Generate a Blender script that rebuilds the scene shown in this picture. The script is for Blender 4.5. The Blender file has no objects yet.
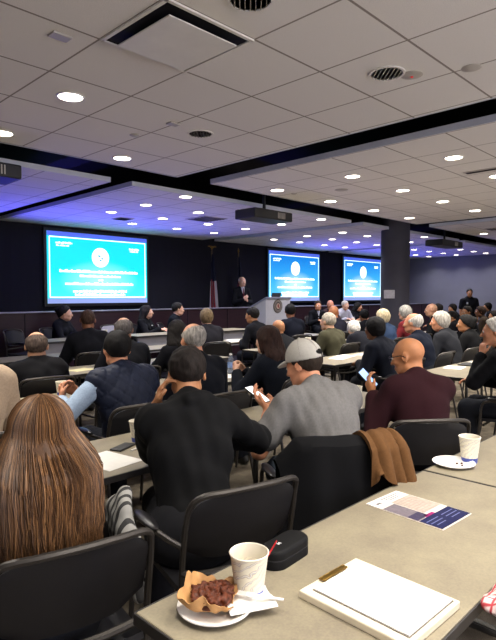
import bpy, bmesh, math, random
import numpy as np
from mathutils import Vector, Matrix
random.seed(7); np.random.seed(7)
PI = math.pi
SC = bpy.context.scene
COL = SC.collection

# ------------------------------------------------------------------ materials
def lin(c):
    return tuple((v/12.92 if v <= .04045 else ((v+.055)/1.055)**2.4) for v in c)
def rgb(h):
    h = h.lstrip('#'); return lin(tuple(int(h[i:i+2], 16)/255 for i in (0, 2, 4)))
_M = {}
def nt(name):
    m = bpy.data.materials.new(name); m.use_nodes = True
    t = m.node_tree; b = t.nodes['Principled BSDF']; return m, t, b
def N(t, typ, **kw):
    n = t.nodes.new(typ)
    for k, v in kw.items():
        if k in n.inputs: n.inputs[k].default_value = v
        else: setattr(n, k, v)
    return n
def mat(name, hexc, rough=.6, metal=0, var=.12, scale=20, bump=0, bscale=200, spec=.5, coat=0, sub=0, stretch=None):
    key = (name, hexc, rough, metal, var, scale, bump, bscale, spec, coat, sub, stretch)
    if key in _M: return _M[key]
    m, t, b = nt(name); c = rgb(hexc)
    tc = N(t, 'ShaderNodeTexCoord'); src = tc.outputs['Object']
    if stretch:
        mp = N(t, 'ShaderNodeMapping'); mp.inputs['Scale'].default_value = stretch
        t.links.new(src, mp.inputs['Vector']); src = mp.outputs['Vector']
    no = N(t, 'ShaderNodeTexNoise', Scale=scale, Detail=4.0); t.links.new(src, no.inputs['Vector'])
    rp = N(t, 'ShaderNodeValToRGB')
    rp.color_ramp.elements[0].position = .3; rp.color_ramp.elements[1].position = .7
    rp.color_ramp.elements[0].color = (*[max(0, x*(1-var)) for x in c], 1)
    rp.color_ramp.elements[1].color = (*[min(1, x*(1+var)) for x in c], 1)
    t.links.new(no.outputs['Fac'], rp.inputs['Fac']); t.links.new(rp.outputs['Color'], b.inputs['Base Color'])
    b.inputs['Roughness'].default_value = rough; b.inputs['Metallic'].default_value = metal
    b.inputs['Specular IOR Level'].default_value = spec; b.inputs['Coat Weight'].default_value = coat
    if sub:
        b.inputs['Subsurface Weight'].default_value = sub; b.inputs['Subsurface Radius'].default_value = (.01, .004, .002)
    if bump:
        n2 = N(t, 'ShaderNodeTexNoise', Scale=bscale, Detail=3.0); t.links.new(src, n2.inputs['Vector'])
        bp = N(t, 'ShaderNodeBump', Strength=bump, Distance=.002); t.links.new(n2.outputs['Fac'], bp.inputs['Height'])
        t.links.new(bp.outputs['Normal'], b.inputs['Normal'])
    _M[key] = m; return m
def emis(name, hexc, s):
    key = (name, hexc, s)
    if key in _M: return _M[key]
    m, t, b = nt(name); b.inputs['Base Color'].default_value = (*rgb(hexc), 1)
    b.inputs['Emission Color'].default_value = (*rgb(hexc), 1); b.inputs['Emission Strength'].default_value = s
    _M[key] = m; return m
def cloth(hexc, rough=.9, var=.10):
    if sum(rgb(hexc)) < .05: hexc = '#'+''.join('%02x' % int(int(hexc[i:i+2], 16)*.8) for i in (1, 3, 5))
    return mat('fabric', hexc, rough, 0, var, 90, .25, 500, .15)
def skin(hexc): return mat('skin', hexc, .5, 0, .1, 25, .15, 300, .35, 0, .08)
def hairm(hexc): return mat('hair', hexc, .75, 0, .5, 70, .8, 150, .2, stretch=(1, 1, .25))

# ------------------------------------------------------------------ objects
def link(o, parent=None):
    COL.objects.link(o)
    if parent is not None: o.parent = parent
    return o
def tag(o, label=None, cat=None, group=None, kind=None):
    for k, v in (('label', label), ('category', cat), ('group', group), ('kind', kind)):
        if v: o[k] = v
    return o
def thing(name, label, cat, loc=(0, 0, 0), rz=0, group=None):
    o = bpy.data.objects.new(name, None); o.empty_display_size = .1
    o.location = loc; o.rotation_euler = (0, 0, rz); link(o); return tag(o, label, cat, group)
def obj(name, bm, m, parent=None, smooth=False, loc=None, rz=None):
    me = bpy.data.meshes.new(name); bm.to_mesh(me); bm.free()
    for mm in (m if isinstance(m, (list, tuple)) else [m]): me.materials.append(mm)
    if smooth:
        me.shade_smooth()
        try: me.set_sharp_from_angle(angle=math.radians(40))
        except Exception: pass
    o = bpy.data.objects.new(name, me); link(o, parent)
    if loc: o.location = loc
    if rz is not None: o.rotation_euler = (0, 0, rz)
    return o
def copy_tree(o, parent=None):
    c = o.copy(); COL.objects.link(c); c.parent = parent
    for ch in list(o.children): copy_tree(ch, c)
    return c
def struct(o): o['kind'] = 'structure'; return o

# ------------------------------------------------------------------ bmesh shapes
def BM(): return bmesh.new()
def box(bm, c, s, bev=0, rz=0, rx=0, mi=0, ry=0):
    r = bmesh.ops.create_cube(bm, size=1); vs = r['verts']
    M = Matrix.Translation(c) @ Matrix.Rotation(rz, 4, 'Z') @ Matrix.Rotation(ry, 4, 'Y') @ Matrix.Rotation(rx, 4, 'X') @ Matrix.Diagonal((*s, 1))
    bmesh.ops.transform(bm, matrix=M, verts=vs)
    fs = list({f for v in vs for f in v.link_faces})
    for f in fs: f.material_index = mi
    if bev:
        es = list({e for v in vs for e in v.link_edges})
        r2 = bmesh.ops.bevel(bm, geom=es, offset=bev, segments=2, affect='EDGES', profile=.5)
        for f in r2['faces']: f.material_index = mi
    return bm
def lathe(bm, prof, seg=32, c=(0, 0, 0), mi=0, a0=0, a1=2*PI, M=None):
    full = abs(a1-a0-2*PI) < 1e-6
    n = seg if full else seg+1
    rows = []
    for r, z in prof:
        row = []
        for i in range(n):
            a = a0+(a1-a0)*i/seg
            p = Vector((r*math.cos(a), r*math.sin(a), z))
            if M is not None: p = M @ p
            row.append(bm.verts.new((c[0]+p.x, c[1]+p.y, c[2]+p.z)))
        rows.append(row)
    for j in range(len(rows)-1):
        for i in range(seg):
            k = (i+1) % n
            try: f = bm.faces.new((rows[j][i], rows[j][k], rows[j+1][k], rows[j+1][i])); f.material_index = mi
            except Exception: pass
    bmesh.ops.remove_doubles(bm, verts=[v for row in rows for v in row], dist=1e-6)
    return bm
def spline(pts, n=6):
    P = [Vector(p) for p in pts]; out = []
    for i in range(len(P)-1):
        p0 = P[max(i-1, 0)]; p1 = P[i]; p2 = P[i+1]; p3 = P[min(i+2, len(P)-1)]
        for k in range(n):
            t = k/n
            out.append(.5*((2*p1)+(p2-p0)*t+(2*p0-5*p1+4*p2-p3)*t*t+(3*p1-p0-3*p2+p3)*t**3))
    out.append(P[-1]); return out
def tube(bm, pts, r, seg=8, sm=0, mi=0, flat=1):
    P = spline(pts, sm) if sm else [Vector(p) for p in pts]
    R = r if callable(r) else (lambda t: r)
    prev = None; rows = []
    for i, p in enumerate(P):
        d = (P[min(i+1, len(P)-1)]-P[max(i-1, 0)]).normalized()
        if prev is None:
            a = Vector((0, 0, 1)) if abs(d.z) < .9 else Vector((1, 0, 0)); u = d.cross(a).normalized()
        else: u = (prev-d*prev.dot(d)).normalized()
        prev = u; v = d.cross(u); rr = R(i/(len(P)-1))
        rows.append([bm.verts.new(p+(u*math.cos(2*PI*k/seg)+v*flat*math.sin(2*PI*k/seg))*rr) for k in range(seg)])
    for j in range(len(rows)-1):
        for k in range(seg):
            f = bm.faces.new((rows[j][k], rows[j][(k+1) % seg], rows[j+1][(k+1) % seg], rows[j+1][k])); f.material_index = mi
    for row, rev in ((rows[0], 1), (rows[-1], 0)):
        f = bm.faces.new(row[::-1] if rev else row); f.material_index = mi
    return bm
def grid_sheet(bm, nu, nv, fn, th=0, mi=0, mfn=None):
    g = [[bm.verts.new(fn(i/nu, j/nv)) for j in range(nv+1)] for i in range(nu+1)]
    fs = []
    for i in range(nu):
        for j in range(nv):
            f = bm.faces.new((g[i][j], g[i+1][j], g[i+1][j+1], g[i][j+1]))
            f.material_index = mfn(i/nu, j/nv) if mfn else mi
            fs.append(f)
    if th:
        bm.normal_update(); bmesh.ops.solidify(bm, geom=fs, thickness=th)
    return bm
def prism(bm, pts, z0, z1, bev=0, mi=0):
    vs = [bm.verts.new((x, y, z0)) for x, y in pts]; f = bm.faces.new(vs); f.material_index = mi
    r = bmesh.ops.extrude_face_region(bm, geom=[f]); nv = [g for g in r['geom'] if isinstance(g, bmesh.types.BMVert)]
    for v in nv: v.co.z = z1
    bmesh.ops.recalc_face_normals(bm, faces=bm.faces)
    if bev:
        es = [e for e in bm.edges if all(abs(v.co.z-z1) < 1e-6 for v in e.verts)]
        bmesh.ops.bevel(bm, geom=es, offset=bev, segments=3, affect='EDGES', profile=.5)
    return bm

# ------------------------------------------------------------------ implicit surfaces for bodies and cloth
def V(*a): return np.array(a if len(a) > 1 else a[0], float)
def rotm(yaw=0, pitch=0, roll=0):
    y, p, r = map(math.radians, (yaw, pitch, roll))
    Rz = np.array([[math.cos(y), -math.sin(y), 0], [math.sin(y), math.cos(y), 0], [0, 0, 1]])
    Rx = np.array([[1, 0, 0], [0, math.cos(p), -math.sin(p)], [0, math.sin(p), math.cos(p)]])
    Ry = np.array([[math.cos(r), 0, math.sin(r)], [0, 1, 0], [-math.sin(r), 0, math.cos(r)]])
    return Rz @ Rx @ Ry
class Field:
    def __init__(s, h): s.h = h; s.p = []; s.cuts = []
    def cap(s, a, b, ra, rb=None, k=.02, op=1, fl=None):
        s.p.append(('c', V(a), V(b), ra, ra if rb is None else rb, k, op)); return s
    def ell(s, c, r, R=None, k=.02, op=1):
        s.p.append(('e', V(c), V(r), np.eye(3) if R is None else R, k, op)); return s
    def chain(s, pts, rs, k=.02):
        for i in range(len(pts)-1): s.cap(pts[i], pts[i+1], rs[i], rs[i+1], k)
        return s
    def cut(s, pt, n, k=0): s.cuts.append((V(pt), V(n)/np.linalg.norm(n))); return s
    def bounds(s, q, off):
        if q[0] == 'c':
            lo = np.minimum(q[1]-q[3], q[2]-q[4]); hi = np.maximum(q[1]+q[3], q[2]+q[4])
        else:
            e = np.sqrt(((q[3]*q[2][None, :])**2).sum(1)); lo = q[1]-e; hi = q[1]+e
        return lo-off, hi+off
    def solve(s, off=0, fold=0, fscale=1, seed=0, crease=None):
        h = s.h; los, his = zip(*[s.bounds(q, off) for q in s.p if q[-1] > 0])
        lo = np.min(los, 0)-3*h; hi = np.max(his, 0)+3*h
        n = np.ceil((hi-lo)/h).astype(int)+1
        ax = [lo[i]+h*np.arange(n[i]) for i in range(3)]
        D = np.full(n, .3, np.float32)
        for q in s.p:
            k = q[-2]; a, b = s.bounds(q, off+k+2.5*h)
            i0 = np.maximum(np.floor((a-lo)/h).astype(int), 0); i1 = np.minimum(np.ceil((b-lo)/h).astype(int)+1, n)
            if np.any(i1 <= i0): continue
            X = ax[0][i0[0]:i1[0], None, None]; Y = ax[1][None, i0[1]:i1[1], None]; Z = ax[2][None, None, i0[2]:i1[2]]
            if q[0] == 'c':
                A, B, ra, rb = q[1:5]; d = B-A; L = max(float(d @ d), 1e-9)
                px, py, pz = X-A[0], Y-A[1], Z-A[2]
                t = np.clip((px*d[0]+py*d[1]+pz*d[2])/L, 0, 1)
                e = np.sqrt((px-t*d[0])**2+(py-t*d[1])**2+(pz-t*d[2])**2)-(ra+(rb-ra)*t)-off*(1 if q[-1] > 0 else 0)
            else:
                c, r, R = q[1:4]; r = r+off*(1 if q[-1] > 0 else 0); px, py, pz = X-c[0], Y-c[1], Z-c[2]
                u = [(px*R[0, j]+py*R[1, j]+pz*R[2, j]) for j in range(3)]
                k0 = np.sqrt(sum((u[j]/r[j])**2 for j in range(3))); k1 = np.sqrt(sum((u[j]/r[j]**2)**2 for j in range(3)))+1e-9
                e = k0*(k0-1)/k1
            sl = tuple(slice(i0[j], i1[j]) for j in range(3)); O = D[sl]
            if q[-1] > 0:
                hh = np.clip(.5+.5*(O-e)/k, 0, 1); D[sl] = O+(e-O)*hh-k*hh*(1-hh)
            else:
                hh = np.clip(.5-.5*(O+e)/k, 0, 1); D[sl] = O+(-e-O)*hh+k*hh*(1-hh)
        X = ax[0][:, None, None]; Y = ax[1][None, :, None]; Z = ax[2][None, None, :]
        if fold:
            rs = np.random.RandomState(seed)
            acc = 0
            for i in range(5):
                w = rs.normal(size=3)*V(14, 14, 9)*fscale*(1+.5*i); w2 = rs.normal(size=3)*9*fscale
                acc = acc+np.sin(w[0]*X+w[1]*Y+w[2]*Z+1.8*np.sin(w2[0]*X+w2[1]*Y+w2[2]*Z+rs.rand()*6)+rs.rand()*6)/(1+.4*i)
            D = D-fold*(acc*.5+.4)
        if crease is not None: D = D+crease(X, Y, Z)
        for pt, nn in s.cuts:
            D = np.maximum(D, (X-pt[0])*nn[0]+(Y-pt[1])*nn[1]+(Z-pt[2])*nn[2])
        return nets(D.astype(np.float32), lo, h)
def nets(D, lo, h):
    S = D < 0; c = [D.shape[i]-1 for i in range(3)]
    def sub(A, o): return A[o[0]:o[0]+c[0], o[1]:o[1]+c[1], o[2]:o[2]+c[2]]
    cs = [(i, j, k) for i in (0, 1) for j in (0, 1) for k in (0, 1)]
    cnt = sum(sub(S, o).astype(np.int8) for o in cs); act = (cnt > 0) & (cnt < 8)
    idx = np.argwhere(act)
    if len(idx) == 0: return np.zeros((0, 3)), np.zeros((0, 4), int)
    val = {o: D[idx[:, 0]+o[0], idx[:, 1]+o[1], idx[:, 2]+o[2]] for o in cs}
    acc = np.zeros((len(idx), 3)); num = np.zeros(len(idx))
    for o in cs:
        for a in range(3):
            if o[a]: continue
            o2 = list(o); o2[a] = 1; o2 = tuple(o2); va, vb = val[o], val[o2]; x = (va < 0) != (vb < 0)
            t = np.where(x, va/np.where(x, va-vb, 1), 0); p = np.tile(np.array(o, float), (len(idx), 1)); p[:, a] = t
            acc[x] += p[x]; num[x] += 1
    v = lo+h*(idx+acc/num[:, None])
    ID = -np.ones(c, int); ID[tuple(idx.T)] = np.arange(len(idx)); Q = []
    for a in range(3):
        b, d = (a+1) % 3, (a+2) % 3
        s0 = [slice(None)]*3; s1 = [slice(None)]*3; s0[a] = slice(0, -1); s1[a] = slice(1, None)
        ch = S[tuple(s0)] != S[tuple(s1)]; e = np.argwhere(ch)
        e = e[(e[:, b] > 0) & (e[:, d] > 0) & (e[:, b] < c[b]) & (e[:, d] < c[d])]
        ins = S[tuple(s0)][tuple(e.T)]
        def g(db, dd):
            f = e.copy(); f[:, b] += db; f[:, d] += dd; return ID[tuple(f.T)]
        q = np.stack([g(-1, -1), g(0, -1), g(0, 0), g(-1, 0)], 1); q[~ins] = q[~ins][:, ::-1]; Q.append(q)
    Q = np.concatenate(Q); return v, Q[(Q >= 0).all(1)]
def relax(v, f, it=2, w=.5):
    for _ in range(it):
        s = np.zeros_like(v); n = np.zeros(len(v))
        for i in range(4):
            for j in (1, 3):
                np.add.at(s, f[:, i], v[f[:, (i+j) % 4]]); np.add.at(n, f[:, i], 1)
        v = v*(1-w)+w*s/np.maximum(n, 1)[:, None]
    return v
def npmesh(name, vf, m, parent=None, it=1, loc=None, rz=0, mats=None):
    v, f = vf
    if it and len(v): v = relax(v, f, it)
    me = bpy.data.meshes.new(name)
    me.vertices.add(len(v)); me.vertices.foreach_set('co', v.astype(np.float32).ravel())
    me.loops.add(4*len(f)); me.loops.foreach_set('vertex_index', f.astype(np.int32).ravel())
    me.polygons.add(len(f)); me.polygons.foreach_set('loop_start', np.arange(0, 4*len(f), 4, dtype=np.int32))
    try: me.polygons.foreach_set('loop_total', np.full(len(f), 4, np.int32))
    except Exception: pass
    me.update(calc_edges=True); me.validate(); me.shade_smooth()
    me.materials.append(m)
    o = bpy.data.objects.new(name, me); link(o, parent)
    if loc is not None: o.location = loc
    o.rotation_euler = (0, 0, rz); return o
LAMP_W, LAMP_F, SCR, BLUE_W, EXPO, WIN_FILL_L = 12.8, 7.0, .86, 120.0, 0.68, 2.7
TABLE_A, TABLE_B = '#797060', '#8f866f'
# ------------------------------------------------------------------ the room
CZ = 2.985; X0, X1, Y0, Y1 = -2.6, 19.2, -2.4, 10.4
TS = .608; TX = 1.634; TY = 1.525
def ceiling_mat():
    m, t, b = nt('ceiling_tile')
    tc = N(t, 'ShaderNodeTexCoord'); sx = N(t, 'ShaderNodeSeparateXYZ'); t.links.new(tc.outputs['Object'], sx.inputs[0])
    def groove(ax, off):
        a = N(t, 'ShaderNodeMath', operation='SUBTRACT'); t.links.new(sx.outputs[ax], a.inputs[0]); a.inputs[1].default_value = off-TS*40+TS/2
        d = N(t, 'ShaderNodeMath', operation='MODULO'); t.links.new(a.outputs[0], d.inputs[0]); d.inputs[1].default_value = TS
        e = N(t, 'ShaderNodeMath', operation='SUBTRACT'); t.links.new(d.outputs[0], e.inputs[0]); e.inputs[1].default_value = TS/2
        f = N(t, 'ShaderNodeMath', operation='ABSOLUTE'); t.links.new(e.outputs[0], f.inputs[0])
        g = N(t, 'ShaderNodeMath', operation='LESS_THAN'); t.links.new(f.outputs[0], g.inputs[0]); g.inputs[1].default_value = .0075 if ax == 1 else .0065
        return g
    gx, gy = groove(0, TX), groove(1, TY)
    mx = N(t, 'ShaderNodeMath', operation='MAXIMUM'); t.links.new(gx.outputs[0], mx.inputs[0]); t.links.new(gy.outputs[0], mx.inputs[1])
    no = N(t, 'ShaderNodeTexNoise', Scale=260.0, Detail=2.0); t.links.new(tc.outputs['Object'], no.inputs['Vector'])
    rp = N(t, 'ShaderNodeValToRGB'); rp.color_ramp.elements[0].color = (*rgb('#d0ccc6'), 1); rp.color_ramp.elements[1].color = (*rgb('#e6e2dc'), 1)
    rp.color_ramp.elements[0].position = .35; rp.color_ramp.elements[1].position = .65
    t.links.new(no.outputs['Fac'], rp.inputs['Fac'])
    mix = N(t, 'ShaderNodeMixRGB'); mix.inputs['Color2'].default_value = (*rgb('#8d857d'), 1)
    t.links.new(mx.outputs[0], mix.inputs['Fac']); t.links.new(rp.outputs['Color'], mix.inputs['Color1'])
    t.links.new(mix.outputs['Color'], b.inputs['Base Color']); b.inputs['Roughness'].default_value = .9
    b.inputs['Specular IOR Level'].default_value = .1
    bp = N(t, 'ShaderNodeBump', Strength=.2, Distance=.003); t.links.new(no.outputs['Fac'], bp.inputs['Height']); t.links.new(bp.outputs['Normal'], b.inputs['Normal'])
    return m
def carpet_mat():
    m, t, b = nt('carpet')
    tc = N(t, 'ShaderNodeTexCoord')
    n1 = N(t, 'ShaderNodeTexNoise', Scale=5.0, Detail=5.0); n2 = N(t, 'ShaderNodeTexNoise', Scale=180.0, Detail=2.0)
    for n in (n1, n2): t.links.new(tc.outputs['Object'], n.inputs['Vector'])
    mx = N(t, 'ShaderNodeMixRGB', blend_type='MULTIPLY'); mx.inputs['Fac'].default_value = .7
    rp = N(t, 'ShaderNodeValToRGB'); rp.color_ramp.elements[0].color = (*rgb('#6a6052'), 1); rp.color_ramp.elements[1].color = (*rgb('#8f8472'), 1)
    rp.color_ramp.elements[0].position = .4; rp.color_ramp.elements[1].position = .6
    t.links.new(n1.outputs['Fac'], rp.inputs['Fac']); t.links.new(rp.outputs['Color'], mx.inputs['Color1']); t.links.new(n2.outputs['Fac'], mx.inputs['Color2'])
    t.links.new(mx.outputs['Color'], b.inputs['Base Color']); b.inputs['Roughness'].default_value = .95; b.inputs['Specular IOR Level'].default_value = .1
    bp = N(t, 'ShaderNodeBump', Strength=.5, Distance=.004); t.links.new(n2.outputs['Fac'], bp.inputs['Height']); t.links.new(bp.outputs['Normal'], b.inputs['Normal'])
    return m
CEIL = ceiling_mat()
DARK = mat('dark_paint', '#121116', .8, 0, .1, 4, spec=.2)
FASC = mat('fascia_paint', '#c6c8d2', .75, 0, .05, 4, spec=.2)
NAVY = mat('dark_navy_wallcovering', '#12121c', .75, 0, .15, 14, .2, 90, .25, stretch=(1, 1, .06))
GREYW = mat('grey_wall_paint', '#6d6c77', .8, 0, .04, 3, spec=.2)
BACKW = mat('beige_wall_paint', '#bdb4a6', .85, 0, .04, 3, spec=.2)
def slab(name, x0, x1, y0, y1, z0, z1, m): return struct(obj(name, box(BM(), ((x0+x1)/2, (y0+y1)/2, (z0+z1)/2), (x1-x0, y1-y0, z1-z0)), m))
slab('floor', X0-.2, X1+.2, Y0-.2, Y1+.2, -.2, 0, carpet_mat())
slab('wall_front', X0-.2, X1+.2, Y1, Y1+.2, 0, 3.4, NAVY)
slab('wall_right', X1, X1+.2, Y0-.2, Y1, 0, 3.4, GREYW)
slab('wall_left', X0-.2, X0, Y0-.2, Y1, 0, 3.4, NAVY)
bm = BM(); WZ0, WZ1 = .75, 2.75; WN = 7; pw = .5; span = (X1-X0)/WN
box(bm, ((X0+X1)/2, Y0-.1, WZ0/2), (X1-X0, .2, WZ0)); box(bm, ((X0+X1)/2, Y0-.1, (WZ1+3.4)/2), (X1-X0, .2, 3.4-WZ1))
for k in range(WN+1):
    a = max(X0, X0+k*span-pw/2); b = min(X1, X0+k*span+pw/2)
    if k == 4: b = X1
    if k > 4: break
    box(bm, ((a+b)/2, Y0-.1, (WZ0+WZ1)/2), (b-a, .2, WZ1-WZ0))
struct(obj('wall_back', bm, BACKW))
DAY = emis('added_window_glow', '#f4f3ff', WIN_FILL_L)  # glowing windows added behind the camera, unseen, to brighten the ceiling
for k in range(4):
    a = X0+k*span+pw/2; b = X0+(k+1)*span-pw/2; zc = (WZ0+WZ1)/2; bm = BM()
    for p, s_ in ((((a+b)/2, WZ0+.03), (b-a, .06)), (((a+b)/2, WZ1-.03), (b-a, .06)), ((a+.03, zc), (.06, WZ1-WZ0)), ((b-.03, zc), (.06, WZ1-WZ0)), (((a+b)/2, zc), (.05, WZ1-WZ0))): box(bm, (p[0], Y0-.06, p[1]), (s_[0], .07, s_[1]))
    wf = struct(obj('window_%d' % (k+1), bm, FASC)); obj('pane', box(BM(), ((a+b)/2, Y0-.1, zc), (b-a-.02, .01, WZ1-WZ0-.02)), DAY, wf)
slab('ceiling_void', X0-.2, X1+.2, Y0-.2, Y1+.2, 3.40, 3.5, DARK)
bm = BM()
for (a, b, c, d) in ((X0, X1, Y1-.02, Y1), ): box(bm, ((a+b)/2, (c+d)/2, .06), (b-a, d-c, .12))
struct(obj('baseboard_front', bm, DARK))
struct(obj('baseboard_right', box(BM(), (X1-.01, (Y0+Y1)/2, .06), (.02, Y1-Y0, .12)), DARK))
# ceiling panels hung between dark slots
CLOUDS = [('ceiling_near', X0, 4.1, Y0, 5.18), ('ceiling_near_middle', 4.66, 10.1, Y0, 5.18), ('ceiling_near_far', 10.7, X1, Y0, 5.18),
          ('ceiling_front_left', X0, 3.68, 6.0, Y1), ('ceiling_front', 4.02, 9.0, 6.0, Y1), ('ceiling_front_middle', 9.45, 14.0, 6.0, Y1), ('ceiling_front_right', 14.4, X1, 6.0, Y1)]
for i, (nm, a, b, c, d) in enumerate(CLOUDS):
    struct(obj(nm, box(BM(), ((a+b)/2, (c+d)/2, CZ+.025), (b-a, d-c, .05)), CEIL))
    bm = BM(); t = .015
    for (p, s) in (((a-t/2, (c+d)/2), (t, d-c+2*t)), ((b+t/2, (c+d)/2), (t, d-c+2*t)), (((a+b)/2, c-t/2), (b-a, t)), (((a+b)/2, d+t/2), (b-a, t))):
        if (p[0] <= X0 or p[0] >= X1 or p[1] <= Y0 or p[1] >= Y1): continue
        box(bm, (p[0], p[1], CZ+.028), (s[0], s[1], .06))
    struct(obj('trim_%d' % (i+1), bm, FASC))
# column in the dark slot
bm = BM(); lathe(bm, [(.305, 0), (.305, 3.39)], 48); column = struct(obj('column', bm, mat('column_paint', '#46454f', .7, 0, .05, 5, spec=.2), None, True, (10.75, 6.0, 0)))
column['label'] = 'round dark grey column'
# stage steps and low dais wall
STG = .15
slab('platform_floor', X0, X1, 7.7, Y1, 0, STG, mat('dark_carpet', '#1d1a22', .95, 0, .2, 30, spec=.1))
slab('upper_platform_floor', X0, X1, 9.38, Y1, STG, .32, mat('dark_carpet', '#1d1a22', .95, 0, .2, 30, spec=.1))
MAROON = mat('maroon_wood_panel', '#260f18', .5, 0, .25, 6, spec=.4, stretch=(1, 1, 8))
RAIL = mat('rail_metal', '#8d8a99', .35, .6, .05, 5)
for nm, a, b in (('partition_left', X0, 9.70), ('partition_right', 10.74, X1)):
    w = struct(obj(nm, box(BM(), ((a+b)/2, 9.32, .715), (b-a, .10, 1.13)), MAROON))
    obj('cap_rail', box(BM(), ((a+b)/2, 9.32, 1.292), (b-a, .15, .026), .006), RAIL, w)
    bm = BM()
    for k in range(int((b-a)/1.2)): box(bm, (a+.6+k*1.2, 9.266, .72), (.012, .01, 1.1))
    obj('panel_joint', bm, DARK, w)
# slot conduit struts
# ------------------------------------------------------------------ ceiling fittings
ORD = ['first', 'second', 'third', 'fourth', 'fifth', 'sixth', 'seventh', 'eighth']
WHITE = mat('white_enamel', '#d8d4cc', .5, 0, .03, 10)
BLK = mat('black_plastic', '#141416', .45, 0, .1, 30)
CHROME = mat('chrome', '#c9c9c9', .18, 1, .03, 10)
LENS = emis('lamp_lens', '#fff4e4', 9)
def ring_bm(r0, r1, z0, z1): return lathe(BM(), [(r0, z1), (r0, z0), (r1, z0), (r1, z1), (r0, z1)], 32)
# lit downlight prototype
tr = ring_bm(.085, .1, -.008, .0); le = lathe(BM(), [(0, -.003), (.086, -.003)], 32)
_ring = bpy.data.meshes.new('trim_ring'); tr.to_mesh(_ring); tr.free(); _ring.materials.append(WHITE)
_lens = bpy.data.meshes.new('lens'); bmesh.ops.recalc_face_normals(le, faces=le.faces); le.to_mesh(le_m := bpy.data.meshes.new('lens')); le.free(); le_m.materials.append(LENS)
_lamp = bpy.data.lights.new('downlight_beam', 'AREA'); _lamp.shape = 'DISK'; _lamp.size = .16; _lamp.energy = LAMP_W; _lamp.spread = math.radians(125); _lamp.color = (1, .94, .86)
_lampf = bpy.data.lights.new('downlight_beam_front', 'AREA'); _lampf.shape = 'DISK'; _lampf.size = .16; _lampf.energy = LAMP_F; _lampf.spread = math.radians(125); _lampf.color = (.93, .93, 1)
def downlight(x, y, label, group):
    o = thing('downlight', label, 'ceiling light', (x, y, CZ), 0, group)
    for nm, me in (('trim_ring', _ring), ('lens', le_m)): link(bpy.data.objects.new(nm, me), o)
    l = link(bpy.data.objects.new('beam', _lampf if y > 5.5 else _lamp), o); l.location = (0, 0, -.012)
ZONES = [
 ('near ceiling above the closest tables', [1.94], [3.66, 4.88]), ('near ceiling above the closest tables', [3.15], [4.88]),
 ('middle ceiling right of the dark slot', [5.55, 6.76, 7.98, 9.2], [3.67, 4.86]),
 ('right-hand ceiling past the second slot', [12.7, 14.6], [4.86, 3.67]),
 ('blue-lit ceiling before the wide screen', [4.98, 6.05, 7.15, 8.2], [6.1, 7.07, 8.07, 9.05]),
 ('ceiling before the two smaller screens', [10.2, 11.22, 12.3, 13.3], [7.0, 8.0, 9.04]),
 ('ceiling by the far grey wall', [15.45, 16.48, 17.5, 18.5], [7.0, 8.0, 9.0])]
for zn, xs, ys in ZONES:
    for j, y in enumerate(ys):
        for i, x in enumerate(xs):
            if (x, y) in ((6.05, 6.1), (4.98, 9.05), (7.98, 3.66)): continue
            if zn.startswith('near'): lab = 'lit downlight in the '+zn+', '+{(1.94, 3.66): 'the largest one', (1.94, 4.88): 'cut by the left edge', (3.15, 4.88): 'beside the dark slot'}[(x, y)]
            else: lab = 'lit downlight, %s along in the %s row, %s' % (ORD[i], ORD[j], zn)
            downlight(x, y, lab, 'lit downlights in the ceiling')
for x, y in ((.72, 3.66), (.72, 4.88), (12.4, 6.15), (11.3, 6.15)): downlight(x, y, 'lit round downlight at (%s) edge of the ceiling panel' % ('left' if x < 1 else ('farther column' if x > 12 else 'nearer column')), 'lit downlights in the ceiling')
# downlights behind and beside the camera, outside the picture, that light the nearest tables
for x in (.72, 1.94, 3.15, 5.55, 6.76, 7.98, 9.2):
    for y in (.61, -.6): downlight(x, y, 'lit round downlight in the ceiling behind the photographed rows', 'lit downlights behind the camera')
for x in (5.55, 6.76, 7.98, 9.2): downlight(x, 2.44, 'lit round downlight in the ceiling over the right-hand rows', 'lit downlights over the right-hand rows')
# unlit cans with louvre blades
def can(x, y, label):
    o = thing('louvred_downlight', label, 'ceiling light', (x, y, CZ), 0, 'unlit louvred downlights')
    obj('trim_ring', ring_bm(.1, .115, -.008, .0), WHITE, o, True)
    bm = lathe(BM(), [(.1, -.002), (.1, .0), (0, .0)], 32); obj('housing', bm, DARK, o)
    bm = BM()
    for k in range(-3, 4):
        w = 2*math.sqrt(.1**2-(k*.026)**2)-.006; box(bm, (k*.026*.7071, -k*.026*.7071, -.004), (.005, w, .012), 0, -PI/4)
    obj('louvre_blade', bm, CHROME, o)
can(3.17, 1.84, 'unlit louvred can light in the upper right ceiling tiles'); can(1.93, 1.86, 'unlit louvred can light cut by the top picture edge'); can(3.17, 3.67, 'unlit louvred can light between the lit downlight and the dark slot')
# square plaque air diffuser filling one tile
cx, cy = TX+TS/2, TY+1.5*TS
o = thing('air_diffuser', 'square plaque air diffuser set in one ceiling tile', 'vent', (cx, cy, CZ))
obj('recess', box(BM(), (0, 0, -.002), (.57, .57, .003)), DARK, o)
bm = BM(); e = .295
for p, s in (((0, e), (.605, .02)), ((0, -e), (.605, .02)), ((e, 0), (.02, .605)), ((-e, 0), (.02, .605))): box(bm, (p[0], p[1], -.005), (s[0], s[1], .012))
obj('frame', bm, WHITE, o); obj('plaque', box(BM(), (0, 0, -.034), (.47, .47, .008), .003), WHITE, o)
obj('hanger', box(BM(), (0, 0, -.015), (.1, .1, .032)), DARK, o)
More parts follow.
